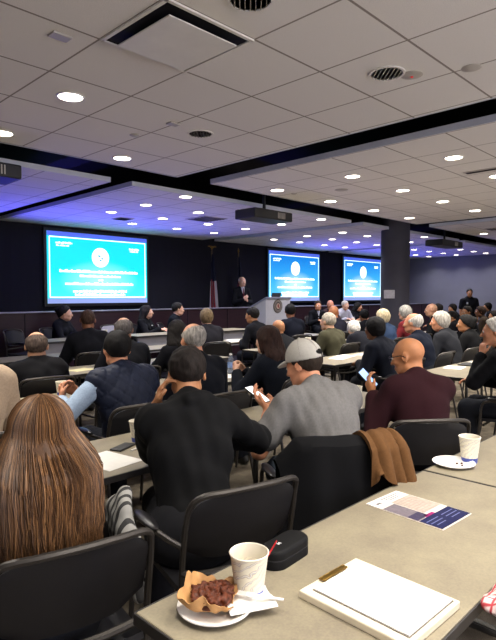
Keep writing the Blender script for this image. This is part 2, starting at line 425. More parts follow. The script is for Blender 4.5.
# small sensors, sprinkler plates, vents
GREYP = mat('grey_plate', '#a8a29a', .5, 0, .05, 20)
def plate(name, x, y, r, label, cat, dot=None):
    o = thing(name, label, cat, (x, y, CZ))
    obj('cover', lathe(BM(), [(0, -.012), (r*.6, -.012), (r, -.003), (r, 0)], 28), GREYP, o, True)
    if dot: obj('indicator', lathe(BM(), [(0, -.017), (.008, -.016), (.01, -.010)], 12), dot, o)
RED = emis('red_indicator', '#c01818', .6)
plate('smoke_detector', 3.31, 1.74, .07, 'round smoke detector with a red dot beside the louvred can light', 'smoke detector', RED)
plate('ceiling_speaker', 3.47, 1.42, .06, 'round flush plate near the right end of the near ceiling', 'ceiling plate')
plate('ceiling_sprinkler', 2.79, 4.12, .045, 'small round sprinkler plate past the lit downlight', 'sprinkler')
plate('ceiling_dome', 1.62, 2.06-.3, .07, 'pale round plate above the air diffuser', 'ceiling plate')
plate('ceiling_speaker', 6.15, 4.24, .09, 'round flush speaker among the middle panel lights, farther one', 'ceiling plate')
plate('ceiling_speaker', 5.9, 4.86, .045, 'small round plate in the middle panel beside the dark beam', 'ceiling plate')
o = thing('ceiling_sensor', 'small rectangular plate on a tile seam at the left', 'ceiling plate', (1.46, 2.86, CZ))
obj('cover', box(BM(), (0, 0, -.006), (.11, .075, .012), .004), GREYP, o)
o = thing('ceiling_sensor', 'small square plate on a tile seam above the louvred can light', 'ceiling plate', (2.83, 3.62, CZ))
obj('cover', box(BM(), (0, 0, -.006), (.1, .07, .012), .004), GREYP, o)
def linear_vent(x, y, lx, ly, label):
    o = thing('slot_vent', label, 'vent', (x, y, CZ)); obj('frame', box(BM(), (0, 0, -.003), (lx, ly, .008)), GREYP, o)
    obj('slot', box(BM(), (0, 0, -.008), (lx-.03 if lx > ly else lx*.5, ly*.5 if lx > ly else ly-.03, .004)), DARK, o)
linear_vent(6.35, 2.05, .13, 1.2, 'long thin slot air vent in the right ceiling panel')
for x, y, s, lab in ((6.65, 7.55, .55, 'square louvred vent in the blue-lit ceiling panel'), (5.55, 8.6, .3, 'small square vent near the blue-lit ceiling edge'), (12.0, 4.3, .4, 'square grey vent past the middle ceiling panel')):
    o = thing('square_vent', lab, 'vent', (x, y, CZ)); obj('frame', box(BM(), (0, 0, -.004), (s, s, .01)), GREYP, o)
    bm = BM()
    for k in range(6): box(bm, (0, -s*.4+k*s*.16, -.012), (s*.86, s*.05, .008))
    obj('louvre_blade', bm, DARK, o)
# projectors hung in the slot
def projector(x, y, z, L, label):
    o = thing('projector', label, 'projector', (x, y, z))
    obj('body', box(BM(), (0, 0, 0), (L, .42, .14), .015), BLK, o)
    obj('mount_pole', tube(BM(), [(0, 0, .06), (0, 0, 3.4-z)], .025), BLK, o)
    obj('mount_plate', box(BM(), (0, 0, .075), (L*.6, .2, .015)), DARK, o)
    bm = BM(); lathe(bm, [(0, .05), (.055, .05), (.06, 0), (.06, -.02)], 20, (0, 0, 0), 0, M=Matrix.Rotation(-PI/2, 3, 'X').to_4x4()); obj('lens', bm, CHROME, o, True, (-L*.25, .2, 0))
    bm = BM()
    for k in range(6): box(bm, (L*.1+k*.03, -.212, 0), (.012, .006, .09))
    obj('vent_slit', bm, GREYP, o)
projector(6.15, 5.65, 2.78, .85, 'black projector hung in the dark slot, nearest the lectern'); projector(12.4, 5.65, 2.78, 1.1, 'black projector hung right of the column'); projector(1.95, 5.65, 2.80, .8, 'black projector cut by the left picture edge'); projector(17.0, 5.6, 2.74, .9, 'black projector cut by the right picture edge')
# wall plate on the column
o = thing('notice_plate', 'small pale notice plate on the round column', 'sign', (10.43, 5.955, 1.60), math.radians(-82))
obj('plate', box(BM(), (0, 0, 0), (.24, .012, .18), .004), mat('paper_plate', '#b9b6bb', .6), o)
# ------------------------------------------------------------------ screens
def slide_mat(ctop, cmid, cbot, glow, s):
    m, t, b = nt('slide'); tc = N(t, 'ShaderNodeTexCoord'); sx = N(t, 'ShaderNodeSeparateXYZ'); t.links.new(tc.outputs['Object'], sx.inputs[0])
    mr = N(t, 'ShaderNodeMapRange'); mr.inputs['From Min'].default_value = -.65; mr.inputs['From Max'].default_value = .65; t.links.new(sx.outputs[2], mr.inputs['Value'])
    rp = N(t, 'ShaderNodeValToRGB'); e = rp.color_ramp.elements; e[0].color = (*rgb(cbot), 1); e[1].color = (*rgb(ctop), 1); e[1].position = .9
    k = e.new(.45); k.color = (*rgb(cmid), 1); t.links.new(mr.outputs[0], rp.inputs['Fac'])
    ln = N(t, 'ShaderNodeVectorMath', operation='LENGTH'); mp = N(t, 'ShaderNodeMapping'); mp.inputs['Scale'].default_value = (1.0, 0, 2.2); mp.inputs['Location'].default_value = (0, 0, .55)
    t.links.new(tc.outputs['Object'], mp.inputs['Vector']); t.links.new(mp.outputs['Vector'], ln.inputs[0])
    m2 = N(t, 'ShaderNodeMapRange'); m2.inputs['From Min'].default_value = .95; m2.inputs['From Max'].default_value = .1; m2.inputs['To Max'].default_value = .75; t.links.new(ln.outputs['Value'], m2.inputs['Value'])
    mx = N(t, 'ShaderNodeMixRGB'); mx.inputs['Color2'].default_value = (*rgb(glow), 1); t.links.new(m2.outputs[0], mx.inputs['Fac']); t.links.new(rp.outputs['Color'], mx.inputs['Color1'])
    t.links.new(mx.outputs['Color'], b.inputs['Emission Color']); b.inputs['Emission Strength'].default_value = s; b.inputs['Base Color'].default_value = (.02, .02, .02, 1); b.inputs['Roughness'].default_value = .5
    return m
SW = emis('slide_white', '#e8fbff', SCR*1.25); SGREY = emis('slide_grey', '#7f8fc0', SCR*.8); SB = emis('slide_blue_strip', '#4b62cf', SCR*.8); SDOT = emis('slide_dots', '#2aa5c4', SCR*.5)
def text_row(bm, cx, z, w, h, rs, y=-.004):
    x = cx-w/2
    while x < cx+w/2-.01:
        ww = min(rs.uniform(.05, .16), cx+w/2-x); n = max(2, int(ww/.028))
        for k in range(n):
            hh = h*rs.choice([1, 1, .72, .72]); box(bm, (x+ww*(k+.5)/n, y, z-(h-hh)/2), (ww/n*.93, .003, hh))
        x += ww+.012
def screen(x0, label, mats, W=2.36):
    H = 1.44; o = thing('wall_screen', label, 'screen', (x0+W/2, 10.335, 2.15), 0, 'projection screens on the front wall')
    obj('border', box(BM(), (0, .02, 0), (W+.12, .05, H+.12), .005), BLK, o)
    sl = obj('slide', box(BM(), (0, -.008, .0), (W, .006, H)), mats, o); rs = random.Random(3)
    bm = BM(); box(bm, (0, -.012, H/2-.045), (W, .004, .09)); obj('top_strip', bm, SB, sl)
    bm = BM(); box(bm, (0, -.012, -H/2+.05), (W, .004, .1)); obj('bottom_strip', bm, SGREY, sl)
    bm = BM(); a, b, zb = W/2-.05, H/2-.11, -H/2+.125
    for c, s in (((0, b), (2*a, .02)), ((0, zb), (2*a, .02)), ((-a, (b+zb)/2), (.02, b-zb)), ((a, (b+zb)/2), (.02, b-zb))): box(bm, (c[0], -.012, c[1]), (s[0], .004, s[1]))
    obj('slide_border', bm, SW, sl)
    bm = BM(); lathe(bm, [(0, 0), (.205, 0)], 40, (0, -.013, .24), 0, M=Matrix.Rotation(PI/2, 3, 'X').to_4x4()); obj('seal', bm, SW, sl)
    bm = BM()
    for k in range(14):
        an = k*2*PI/14; box(bm, (.15*math.cos(an), -.0145, .24+.15*math.sin(an)), (.02, .002, .02), 0, 0, 0, 0, an)
    for q in ((-.03, .03, .06), (.04, -.02, .05), (.0, -.06, .05), (-.06, -.03, .03), (.06, .05, .03)): box(bm, (q[0], -.0145, .24+q[1]), (q[2], .002, q[2]*.6), 0, 0, 0, 0, .5)
    obj('seal_emblem', bm, SDOT, sl)
    for z, w, h in ((-.06, 1.86, .06), (-.155, .98, .05), (-.235, .12, .045), (-.315, 1.62, .06), (-.47, 1.28, .055), (-.54, 1.2, .05)): bm = BM(); text_row(bm, 0, z, w, h, rs, -.013); obj('text_line', bm, SW, sl)
    bm = BM(); text_row(bm, -.82, .50, .36, .042, rs, -.013); text_row(bm, -.85, .445, .28, .03, rs, -.013); obj('corner_logo', bm, SW, sl)
    bm = BM(); text_row(bm, .84, .46, .26, .04, rs, -.013); text_row(bm, .84, .41, .22, .03, rs, -.013); obj('corner_logo', bm, SW, sl)
screen(4.92, 'large lit screen at the left showing a cyan slide', slide_mat('#00d2f0', '#00d8f4', '#3fdcf2', '#b4f4ff', SCR))
screen(11.43, 'lit blue slide screen behind the lectern', slide_mat('#0a78d0', '#2a9fe4', '#4fc0f2', '#cdf3ff', SCR))
screen(15.13, 'lit blue slide screen beside the round column', slide_mat('#0a78d0', '#3aa8e6', '#8ad6f6', '#e8fbff', SCR))
# added blue wash lights on stands, unseen behind the low wall, tinting the ceiling
for i, (x, e) in enumerate(((3.0, 1.2), (4.6, 1.2), (6.2, 1.0), (7.7, .5), (11.9, .7), (13.4, 1.0), (15.2, 1.0), (17.4, .9))):
    o = thing('added_wash_light', 'added blue wash light on a stand, unseen behind the low maroon wall', 'added light', (x, 9.85, .32), 0, 'added blue wash lights behind the low wall')
    obj('housing', lathe(BM(), [(0, .76), (.07, .76), (.075, .9), (.065, .9), (.06, .8), (0, .8)], 20), BLK, o, True); obj('stand', lathe(BM(), [(0, 0), (.13, 0), (.13, .02), (.02, .04), (.016, .76), (0, .76)], 20), BLK, o, True)
    L = bpy.data.lights.new('wash', 'SPOT'); L.spot_size = math.radians(110); L.spot_blend = 1; L.energy = BLUE_W*e; L.color = (.10, .09, 1); L.shadow_soft_size = .05
    l = link(bpy.data.objects.new('wash', L), o); l.location = (0, 0, .91); l.rotation_euler = (math.radians(180+44), 0, 0)
# camera
cam = bpy.data.cameras.new('camera'); co = link(bpy.data.objects.new('camera', cam)); SC.camera = co
cam.sensor_fit = 'VERTICAL'; cam.sensor_height = 24; cam.lens = 24*543/640; cam.clip_start = .02; cam.clip_end = 100
def setcam():
    y, p, ro = math.radians(45.7), math.radians(-2.43), math.radians(-.15)
    f = Vector((math.sin(y)*math.cos(p), math.cos(y)*math.cos(p), math.sin(p))); r = Vector((math.cos(y), -math.sin(y), 0)); u = r.cross(f)
    r2 = r*math.cos(ro)+u*math.sin(ro); u2 = -r*math.sin(ro)+u*math.cos(ro)
    co.matrix_world = Matrix(((r2.x, u2.x, -f.x, 0), (r2.y, u2.y, -f.y, 0), (r2.z, u2.z, -f.z, 1.55), (0, 0, 0, 1)))
setcam()
w = bpy.data.worlds.new('world'); SC.world = w; w.use_nodes = True; w.node_tree.nodes['Background'].inputs[0].default_value = (.02, .02, .025, 1)
SC.view_settings.view_transform = 'Standard'; SC.view_settings.look = 'None'; SC.view_settings.exposure = EXPO; SC.view_settings.gamma = 1
# ------------------------------------------------------------------ people
def nrm(v): return v/np.linalg.norm(v)
def ik(S, T, l1, l2, pole):
    d = T-S; L = np.linalg.norm(d); L2 = min(L, (l1+l2)*.995); u = d/L
    T = S+u*L2; a = (l1*l1-l2*l2+L2*L2)/(2*L2); hh = math.sqrt(max(l1*l1-a*a, 0)); p = pole-u*(pole @ u); p = nrm(p)
    return S+u*a+p*hh, T
def hand(F, w, d, n, side, curl=.5, s=1.0, rmin=0, thumb=.6, spread=1.0):
    """palm, four unequal two-bend fingers and a thumb; d fingers, n out of the back of the hand"""
    d = nrm(d); n = nrm(n-d*(n @ d)); lat = np.cross(d, n)*side        # lat points to the thumb side
    r = lambda x: max(x*s, rmin)
    F.ell(w+d*.045*s, V(.038, .052, .016)*s*1.0, np.stack([lat, d, n], 1), .012)
    for i, (off, L) in enumerate(((.030, .92), (.010, 1.0), (-.010, .95), (-.028, .76))):
        k = w+d*(.088-.004*abs(i-1))*s+lat*off*s; F.cap(w+d*.01*s+lat*off*.6*s, k, r(.011), r(.0105), .01)
        p = k; a = curl*.55
        dd = nrm(d+lat*off*2.2*spread)
        for seg, (l, rr) in enumerate(((.043, .0098), (.027, .0088), (.021, .0078))):
            q = p+(dd*math.cos(a)-n*math.sin(a))*l*L*s; F.cap(p, q, r(rr), r(rr*.93), .004); p = q; a += curl*.75
    b = w+d*.022*s+lat*.022*s; m = b+(d*.55+lat*.8*thumb-n*.35*curl)*.042*s; F.cap(b, m, r(.0145), r(.0115), .012)
    q = m+(d*.9+lat*.25*thumb-n*.45*curl)*.030*s; F.cap(m, q, r(.0108), r(.0095), .006)
    F.cap(q, q+(d*.9-lat*.2-n*.5*curl)*.022*s, r(.0095), r(.008), .005)
def head_prims(F, c, R, s, fem=False, lod=0):
    T = lambda *p: c+R @ (V(*p)*s)
    E = lambda p, r, k=.02, op=1, RR=None: F.ell(T(*p), V(*r)*s, R if RR is None else R @ RR, k*s, op)
    C = lambda a, b, ra, rb, k=.012, op=1: F.cap(T(*a), T(*b), ra*s, rb*s, k*s, op)
    E((0, -.014, .028), (.077, .098, .088)); E((0, .030, -.028), (.062, .066, .084), .03)
    E((0, .048, -.078), (.044 if fem else .048, .042, .034), .03)
    for x in (-1, 1): C((x*.052, .0, -.065), (x*.03, .06, -.085), .018, .016, .025)
    C((0, .094, .012), (0, .116, -.028), .008, .0135, .012)
    for x in (-1, 1):
        C((x*.012, .088, .024), (x*.042, .078, .02), .011, .009, .014)
        E((x*.045, .07, -.022), (.022, .02, .02), .02)
        E((x*.031, .106, .004), (.017, .014, .012), .012, -1)
        E((x*.031, .083, .004), (.0125, .0125, .0125), .003)
        E((x*.010, .105, -.032), (.0085, .009, .008), .006)
        Re = rotm(x*-22, 8, 0)
        E((x*.081, -.012, -.004), (.010, .023, .034), .006, 1, Re)
        if lod == 0: E((x*.092, -.006, .0), (.007, .012, .019), .005, -1, Re)
    C((-.019, .094, -.060), (.019, .094, -.060), .0075, .0075, .008); C((-.016, .094, -.070), (.016, .094, -.070), .008, .008, .006)
    C((-.02, .105, -.0645), (.02, .105, -.0645), .0025, .0025, .004, -1)
SKINS = {'fair': '#c99a80', 'ruddy': '#c48867', 'tan': '#a8744f', 'brown': '#7a4f37', 'pale': '#d4ab95'}
class Lite: pass
def person(label, xy, yaw=0, top=1.30, lean=12, head=(0, 0, 0), seat=.45, base=0, stand=False, h=.013, group='seated audience',
           skinc='fair', hair=('short', '#2a211c'), jacket=('jacket', '#1a1c22'), trousers='#1c1e26', shoes='#15130f', arms='table', short_sleeve=False,
           collar=None, fem=False, bulk=1.0, slump=0, targets=None, extras=None, side=0, hide_legs=False, hs=1.0, fold=.006, curl=(.5, .5)):
    s = hs*(1.0 if not stand else 1.0); P = Lite(); R0 = np.eye(3)
    fx = lambda y_, z_, x_=0: V(x_, y_, z_)
    hz = (seat+.112) if not stand else .93
    hip = fx(0, hz); L = math.radians(lean); u = V(math.sin(math.radians(side)), math.sin(L), math.cos(L)); u = nrm(u)
    f = nrm(V(0, math.cos(L), -math.sin(L)))
    # head centre height is chosen so that the crown meets the wanted height
    hy, hp, hr = head; HR = rotm(hy, -hp, hr)
    upv = HR @ V(0, 0, 1); crown = .118*max(upv[2], .5)*s
    Ls = .535
    top_l = top-base
    neck_l = .125*s
    # spine bends forward a bit more at the top (slump)
    def build(k):
        w = hip+u*.17*k; c = hip+u*.345*k+f*.01; sh = hip+u*.475*k+f*.015; L2 = L+math.radians(slump+8); u2 = nrm(V(u[0], math.sin(L2), math.cos(L2)))
        nb = sh+u2*.075*k; hc = nb+u2*.075*k+HR @ (V(0, .018, .075)*s); return w, c, sh, nb, hc
    k = 1.0
    for _ in range(12):
        w_, c_, sh, nb, hc = build(k); k *= max(.7, min(1.3, 1+(top_l-(hc[2]+crown))/.6))
    k = min(max(k, .76), 1.14); w_, c_, sh, nb, hc = build(k)
    B = bulk*(.92 if fem else 1.0); sw = .172*B
    F = Field(h); T = Field(h); rmin = max(.0078, h*.62)
    def both(fn): fn(F); fn(T)
    def torso(G):
        m_ = .93 if G is F else 1.0
        G.ell(hip+V(0, -.01, .03), V(.165*B, .125*B, .13)*m_, rotm(0, -lean*.5, 0), .05)
        G.ell(w_, V(.148*B, .112*B, .14)*m_, rotm(0, -lean, 0), .06)
        G.ell(c_, V(.172*B, .118*B, .16), rotm(0, -lean, 0), .06)
        G.cap(sh+V(-sw*.8, 0, -.005), sh+V(sw*.8, 0, -.005), .068*B, None, .05)
        G.cap(sh+V(-.09, -.02, .02), nb+V(0, -.012, 0), .05, .05, .04); G.cap(sh+V(.09, -.02, .02), nb+V(0, -.012, 0), .05, .05, .04)
    both(torso)
    if fem:
        for x in (-1, 1): both(lambda G: G.ell(c_+V(x*.07, 0, 0)+f*.10-u*.01, V(.065, .055, .065), None, .04))
    F.cap(nb-V(0, 0, .01), hc+HR @ (V(0, -.025, -.06)*s), .056*(.9 if fem else 1.03)*s, .052*(.9 if fem else 1.03)*s, .025)
    head_prims(F, hc, HR, s, fem, 0 if h < .011 else 1)
    # arms
    wt = {}; tz = .74+.045 if not stand else .9
    A = {'table': [(-.13, .40, tz), (.10, .42, tz)], 'lap': [(-.12, .30, .64), (.12, .30, .64)], 'fold': [(-.02, .36, tz), (.04, .34, tz+.02)]}.get(arms, [(-.13, .40, tz), (.10, .42, tz)])
    A = [V(*a) for a in A]
    hd = [V(.45, .9, -.1), V(-.45, .9, -.1)]; hn = [V(-.2, .1, 1), V(.2, .1, 1)]
    if arms == 'chin_left' or arms == 'chin_right':
        i = 0 if arms == 'chin_left' else 1; sg = -1 if i == 0 else 1
        A[i] = hc+HR @ (V(sg*.045, .115, -.17)*s)-V(0, 0, .02); hd[i] = V(-sg*.15, -.05, 1); hn[i] = V(sg*.8, .5, 0)
    if arms == 'stand': A = [V(-.25, .04, .78), V(.25, .04, .78)]; hd = [V(0, .1, -1)]*2; hn = [V(-1, 0, 0), V(1, 0, 0)]
    if arms == 'clasp_stand': A = [V(-.06, .24, 1.12), V(.05, .25, 1.16)]; hd = [V(.6, .3, .7), V(-.6, .3, .7)]; hn = [V(-.4, .9, .1), V(.4, .9, .1)]
    if targets:
        for i in targets:
            A[i] = V(*targets[i][0]); hd[i] = V(*targets[i][1]); hn[i] = V(*targets[i][2])
    SL = Field(h); P.hands = []
    for i, sg in enumerate((-1, 1)):
        S = sh+V(sg*sw, .005, -.015); pole = V(sg*.55, -.25, -.75)
        if targets and i in targets and len(targets[i]) > 3: pole = V(*targets[i][3])
        e, w = ik(S, A[i], .285*s, .255*s, pole); P.hands.append((w, nrm(hd[i]), nrm(hn[i])))
        F.cap(S, e, .050*B, .041, .035); F.cap(e, w, .041, .029, .02)
        hand(F, w, hd[i], hn[i], -sg, curl[i], s*(.9 if fem else 1), rmin)
        tgt = T
        if short_sleeve:
            m = S+(e-S)*.68; tgt.cap(S, m, .055*B, .057*B, .035)
        else:
            ew = e+(w-e)*.9; tgt.cap(S, e, .056*B, .049*B, .035); tgt.cap(e, ew, .049*B, .039, .025)
        P.__dict__['el%d' % i] = e
    # legs
    TR = Field(max(h, .012)); SHS = []
    for sg in (-1, 1):
        if stand: hj = V(sg*.09, 0, hz-.03); kn = V(sg*.10, .02, .49); an = V(sg*.11, -.02, .09)
        else: hj = V(sg*.09, .02, hz-.01); kn = V(sg*.12, .43, seat+.092); an = V(sg*.125, .42+(.06 if sg > 0 else -.02), .09)
        rk = .074 if not stand else .083
        F.cap(hj, kn, (rk-.008)*B, .052, .04); F.cap(kn, an, .053, .038, .03); F.cap(an-V(0, .02, .02), an+V(0, .13, -.05), .036, .028, .02)
        TR.cap(hj, kn, (rk+.006)*B, .066, .05); TR.cap(kn, an+V(0, 0, .01), .064, .054, .03)
        SH = Field(max(h*.9, .010)); SHS.append(SH)
        SH.cap(an+V(0, -.045, -.048), an+V(0, .04, -.048), .042, .046, .02); SH.cap(an+V(0, .04, -.048), an+V(0, .145, -.056), .046, .036, .02); SH.cap(an+V(0, -.02, -.03), an+V(0, -.02, .02), .048, .046, .02)
        SH.cut((0, 0, .004), (0, 0, -1))
    TR.ell(hip+V(0, -.01, .03), V(.173*B, .133*B, .135), rotm(0, -lean*.5, 0), .05); TR.ell(hip+V(0, -.01, .0), V(.172*B, .135*B, .12), None, .05)
    sd = abs(hash(label)) % 9973 if False else sum(ord(ch)*(i+1) for i, ch in enumerate(label)) % 9973
    body = npmesh('person', F.solve(), skin(SKINS.get(skinc, skinc)), None, 1, (xy[0], xy[1], base), math.radians(yaw))
    tag(body, label, 'person', group)
    jn, jc = jacket[0], jacket[1]
    if collar:
        T.chain([nb+V(.066*math.cos(a), -.018+.064*math.sin(a), +.014+.016*(-math.sin(a))) for a in np.linspace(.25*PI-PI*.75, .25*PI+PI*.75+0, 12)], [.019]*12, .012)
    zc = (hip-u*.07)
    if jn != 'vest':
        T.cut(zc, -u)
        P.top = npmesh(jn, T.solve(.010 if h < .012 else .013, fold, 1, sd), cloth(jc), body, 1)
    else:
        P.top = npmesh('shirt', T.solve(.007, fold*.6, 1, sd), cloth(jacket[2]), body, 1)
        VF = Field(h); torso(VF)
        for sg in (-1, 1): VF.cap(sh+V(sg*sw*.9, 0, -.01), sh+V(sg*sw*1.0, 0, -.04), .07*B, .062*B, .03)
        VF.chain([nb+V(.066*math.cos(a), -.018+.064*math.sin(a), -.002) for a in np.linspace(-PI*.45, PI*1.45, 12)], [.02]*12, .012); VF.cut(zc, -u)
        def quilt(X, Y, Z):
            a = np.abs(np.sin((X+Z*.9+Y*.4)*38)); b = np.abs(np.sin((X-Z*.9+Y*.4)*38)); return .009*np.exp(-(np.minimum(a, b)*6)**2)
        P.vest = npmesh('vest', VF.solve(.022, 0, 1, sd, quilt), cloth(jc, .55), body, 0)
    TR.cut((0, 0, hz+.15), (0, 0, 1)); npmesh('trousers', TR.solve(.014, .004, 1, sd+1), cloth(trousers), body, 1)
    [npmesh('shoe', S_.solve(), mat('shoe_leather', shoes, .4, 0, .1, 20), body, 1) for S_ in SHS]
    # eyes
    bm = BM()
    for x in (-1, 1):
        r = bmesh.ops.create_icosphere(bm, subdivisions=2, radius=.0122*s); p = hc+HR @ (V(x*.031, .0865, .004)*s); bmesh.ops.translate(bm, vec=p, verts=r['verts'])
        r = bmesh.ops.create_icosphere(bm, subdivisions=1, radius=.0056*s); p = hc+HR @ (V(x*.031, .0972, .004)*s); bmesh.ops.translate(bm, vec=p, verts=r['verts'])
        for fc in {fc for v in r['verts'] for fc in v.link_faces}: fc.material_index = 1
    obj('eyes', bm, [mat('eye_white', '#d9d2c8', .25), mat('iris', '#2a1d14', .2)], body, True)
    # hair
    P.body, P.hc, P.HR, P.s, P.nb, P.sh, P.hip, P.u, P.f, P.c = body, hc, HR, s, nb, sh, hip, u, f, c_
    kind, hcol = hair[0], hair[1]; q = lambda *p: hc+HR @ (V(*p)*s)
    if kind not in ('none', 'custom'):
        H = Field(min(h, .010)); t = hair[2] if len(hair) > 2 else {'short': .012, 'buzz': .005, 'fringe': .007, 'long': .02, 'full': .022, 'bun': .014, 'side': .016}.get(kind, .012)
        H.ell(q(0, -.016, .03), V(.077, .098, .088)*s+t*s, HR, .02)
        if kind in ('long', 'full', 'bun', 'bob'): H.ell(q(0, -.03, .0), V(.082, .085, .10)*s+t*s*.4, HR, .03)
        if kind == 'long':
            for x in (-.06, -.02, .02, .06): H.chain([q(x, -.06, .0), q(x*1.3, -.10, -.12), q(x*1.25, -.115, -.24)], [.05, .046, .03], .03)
            for x in (-1, 1): H.chain([q(x*.075, -.01, .02), q(x*.085, .0, -.10), q(x*.075, -.02, -.19)], [.026, .028, .02], .02)
        if kind == 'bob':
            for x in (-1, 1): H.chain([q(x*.075, -.015, .02), q(x*.088, .0, -.09)], [.028, .034], .02)
            H.cap(q(-.05, -.07, -.05), q(.05, -.07, -.05), .045, .045, .03)
        if kind == 'bun': H.ell(q(0, -.125, .05), V(.042, .04, .042)*s, HR, .012)
        n = HR @ V(0, .79, -1); hz_ = {'fringe': -.01, 'short': -.006}.get(kind, -.006)
        if kind in ('short', 'buzz', 'fringe', 'side', 'bun'): H.cut(q(0, 0, hz_), n); H.cut(q(0, 0, -.024), HR @ V(0, 1.55, -1))
        else: H.cut(q(0, .055, .03), HR @ V(0, 1, -.55))
        if kind == 'fringe':
            H.cut(q(0, 0, .055), HR @ V(0, .55, 1)); H.cut(q(0, .035, 0), HR @ V(0, 1, 0))
        hobj = npmesh('hair', H.solve(0, .0045, 5.5, sd), hairm(hcol), body, 1); P.hair = hobj
    if extras: extras(P)
    return P
def world(P, p):
    """point in the person's own frame"""
    return V(*p)
# ------------------------------------------------------------------ tables and chairs
def laminate():
    m, t, b = nt('grey_laminate'); tc = N(t, 'ShaderNodeTexCoord')
    n1 = N(t, 'ShaderNodeTexNoise', Scale=7.0, Detail=6.0, Roughness=.6); n2 = N(t, 'ShaderNodeTexNoise', Scale=140.0, Detail=2.0)
    for n in (n1, n2): t.links.new(tc.outputs['Object'], n.inputs['Vector'])
    rp = N(t, 'ShaderNodeValToRGB'); rp.color_ramp.elements[0].color = (*rgb(TABLE_A), 1); rp.color_ramp.elements[1].color = (*rgb(TABLE_B), 1)
    rp.color_ramp.elements[0].position = .35; rp.color_ramp.elements[1].position = .65
    a = N(t, 'ShaderNodeMixRGB'); a.inputs['Fac'].default_value = .35; t.links.new(n1.outputs['Fac'], a.inputs['Color1']); t.links.new(n2.outputs['Fac'], a.inputs['Color2'])
    t.links.new(a.outputs['Color'], rp.inputs['Fac']); t.links.new(rp.outputs['Color'], b.inputs['Base Color']); b.inputs['Roughness'].default_value = .42; b.inputs['Specular IOR Level'].default_value = .4
    return m
LAM = laminate(); EDGE = mat('dark_edge_band', '#2a2725', .5, 0, .1, 20); LEGM = mat('grey_steel', '#4b4946', .4, .7, .08, 20)
WHITEP = mat('pale_table_paint', '#8f8d92', .5, 0, .05, 10)
TD = .62; TH = .74
def table(x0, x1, yn, label, base=0, top=TH, panel=None, group='grey folding tables'):
    W = x1-x0; o = thing('folding_table', label, 'table', ((x0+x1)/2, yn+TD/2, base), 0, group)
    obj('tabletop', box(BM(), (0, 0, top-.012), (W-.006, TD-.006, .024), .004), LAM, o)
    bm = BM()
    for p, s in (((0, TD/2-.0), (W, .006)), ((0, -TD/2), (W, .006)), ((W/2, 0), (.006, TD)), ((-W/2, 0), (.006, TD))): box(bm, (p[0], p[1], top-.0165), (s[0]-.002 if s[0] > .1 else s[0], s[1], .031), .002)
    obj('edge_band', bm, EDGE, o)
    for sx in (-1, 1):
        bm = BM(); x = sx*(W/2-.16)
        for sy in (-1, 1): tube(bm, [(x, sy*.2, .02), (x, sy*.2, top-.03)], .016)
        box(bm, (x, 0, .014), (.045, TD-.06, .028), .006); box(bm, (x, 0, top-.045), (.04, TD-.12, .03), .004)
        tube(bm, [(x, -.2, .2), (x, .2, .2)], .011)
        obj('leg', bm, LEGM, o)
    if panel: obj('modesty_panel', box(BM(), (0, -TD/2+.04, top-.17), (W-.06, .018, .27), .003), panel, o)
    else: obj('apron_rail', box(BM(), (0, 0, top-.05), (W-.34, .05, .03), .004), LEGM, o)
    return o
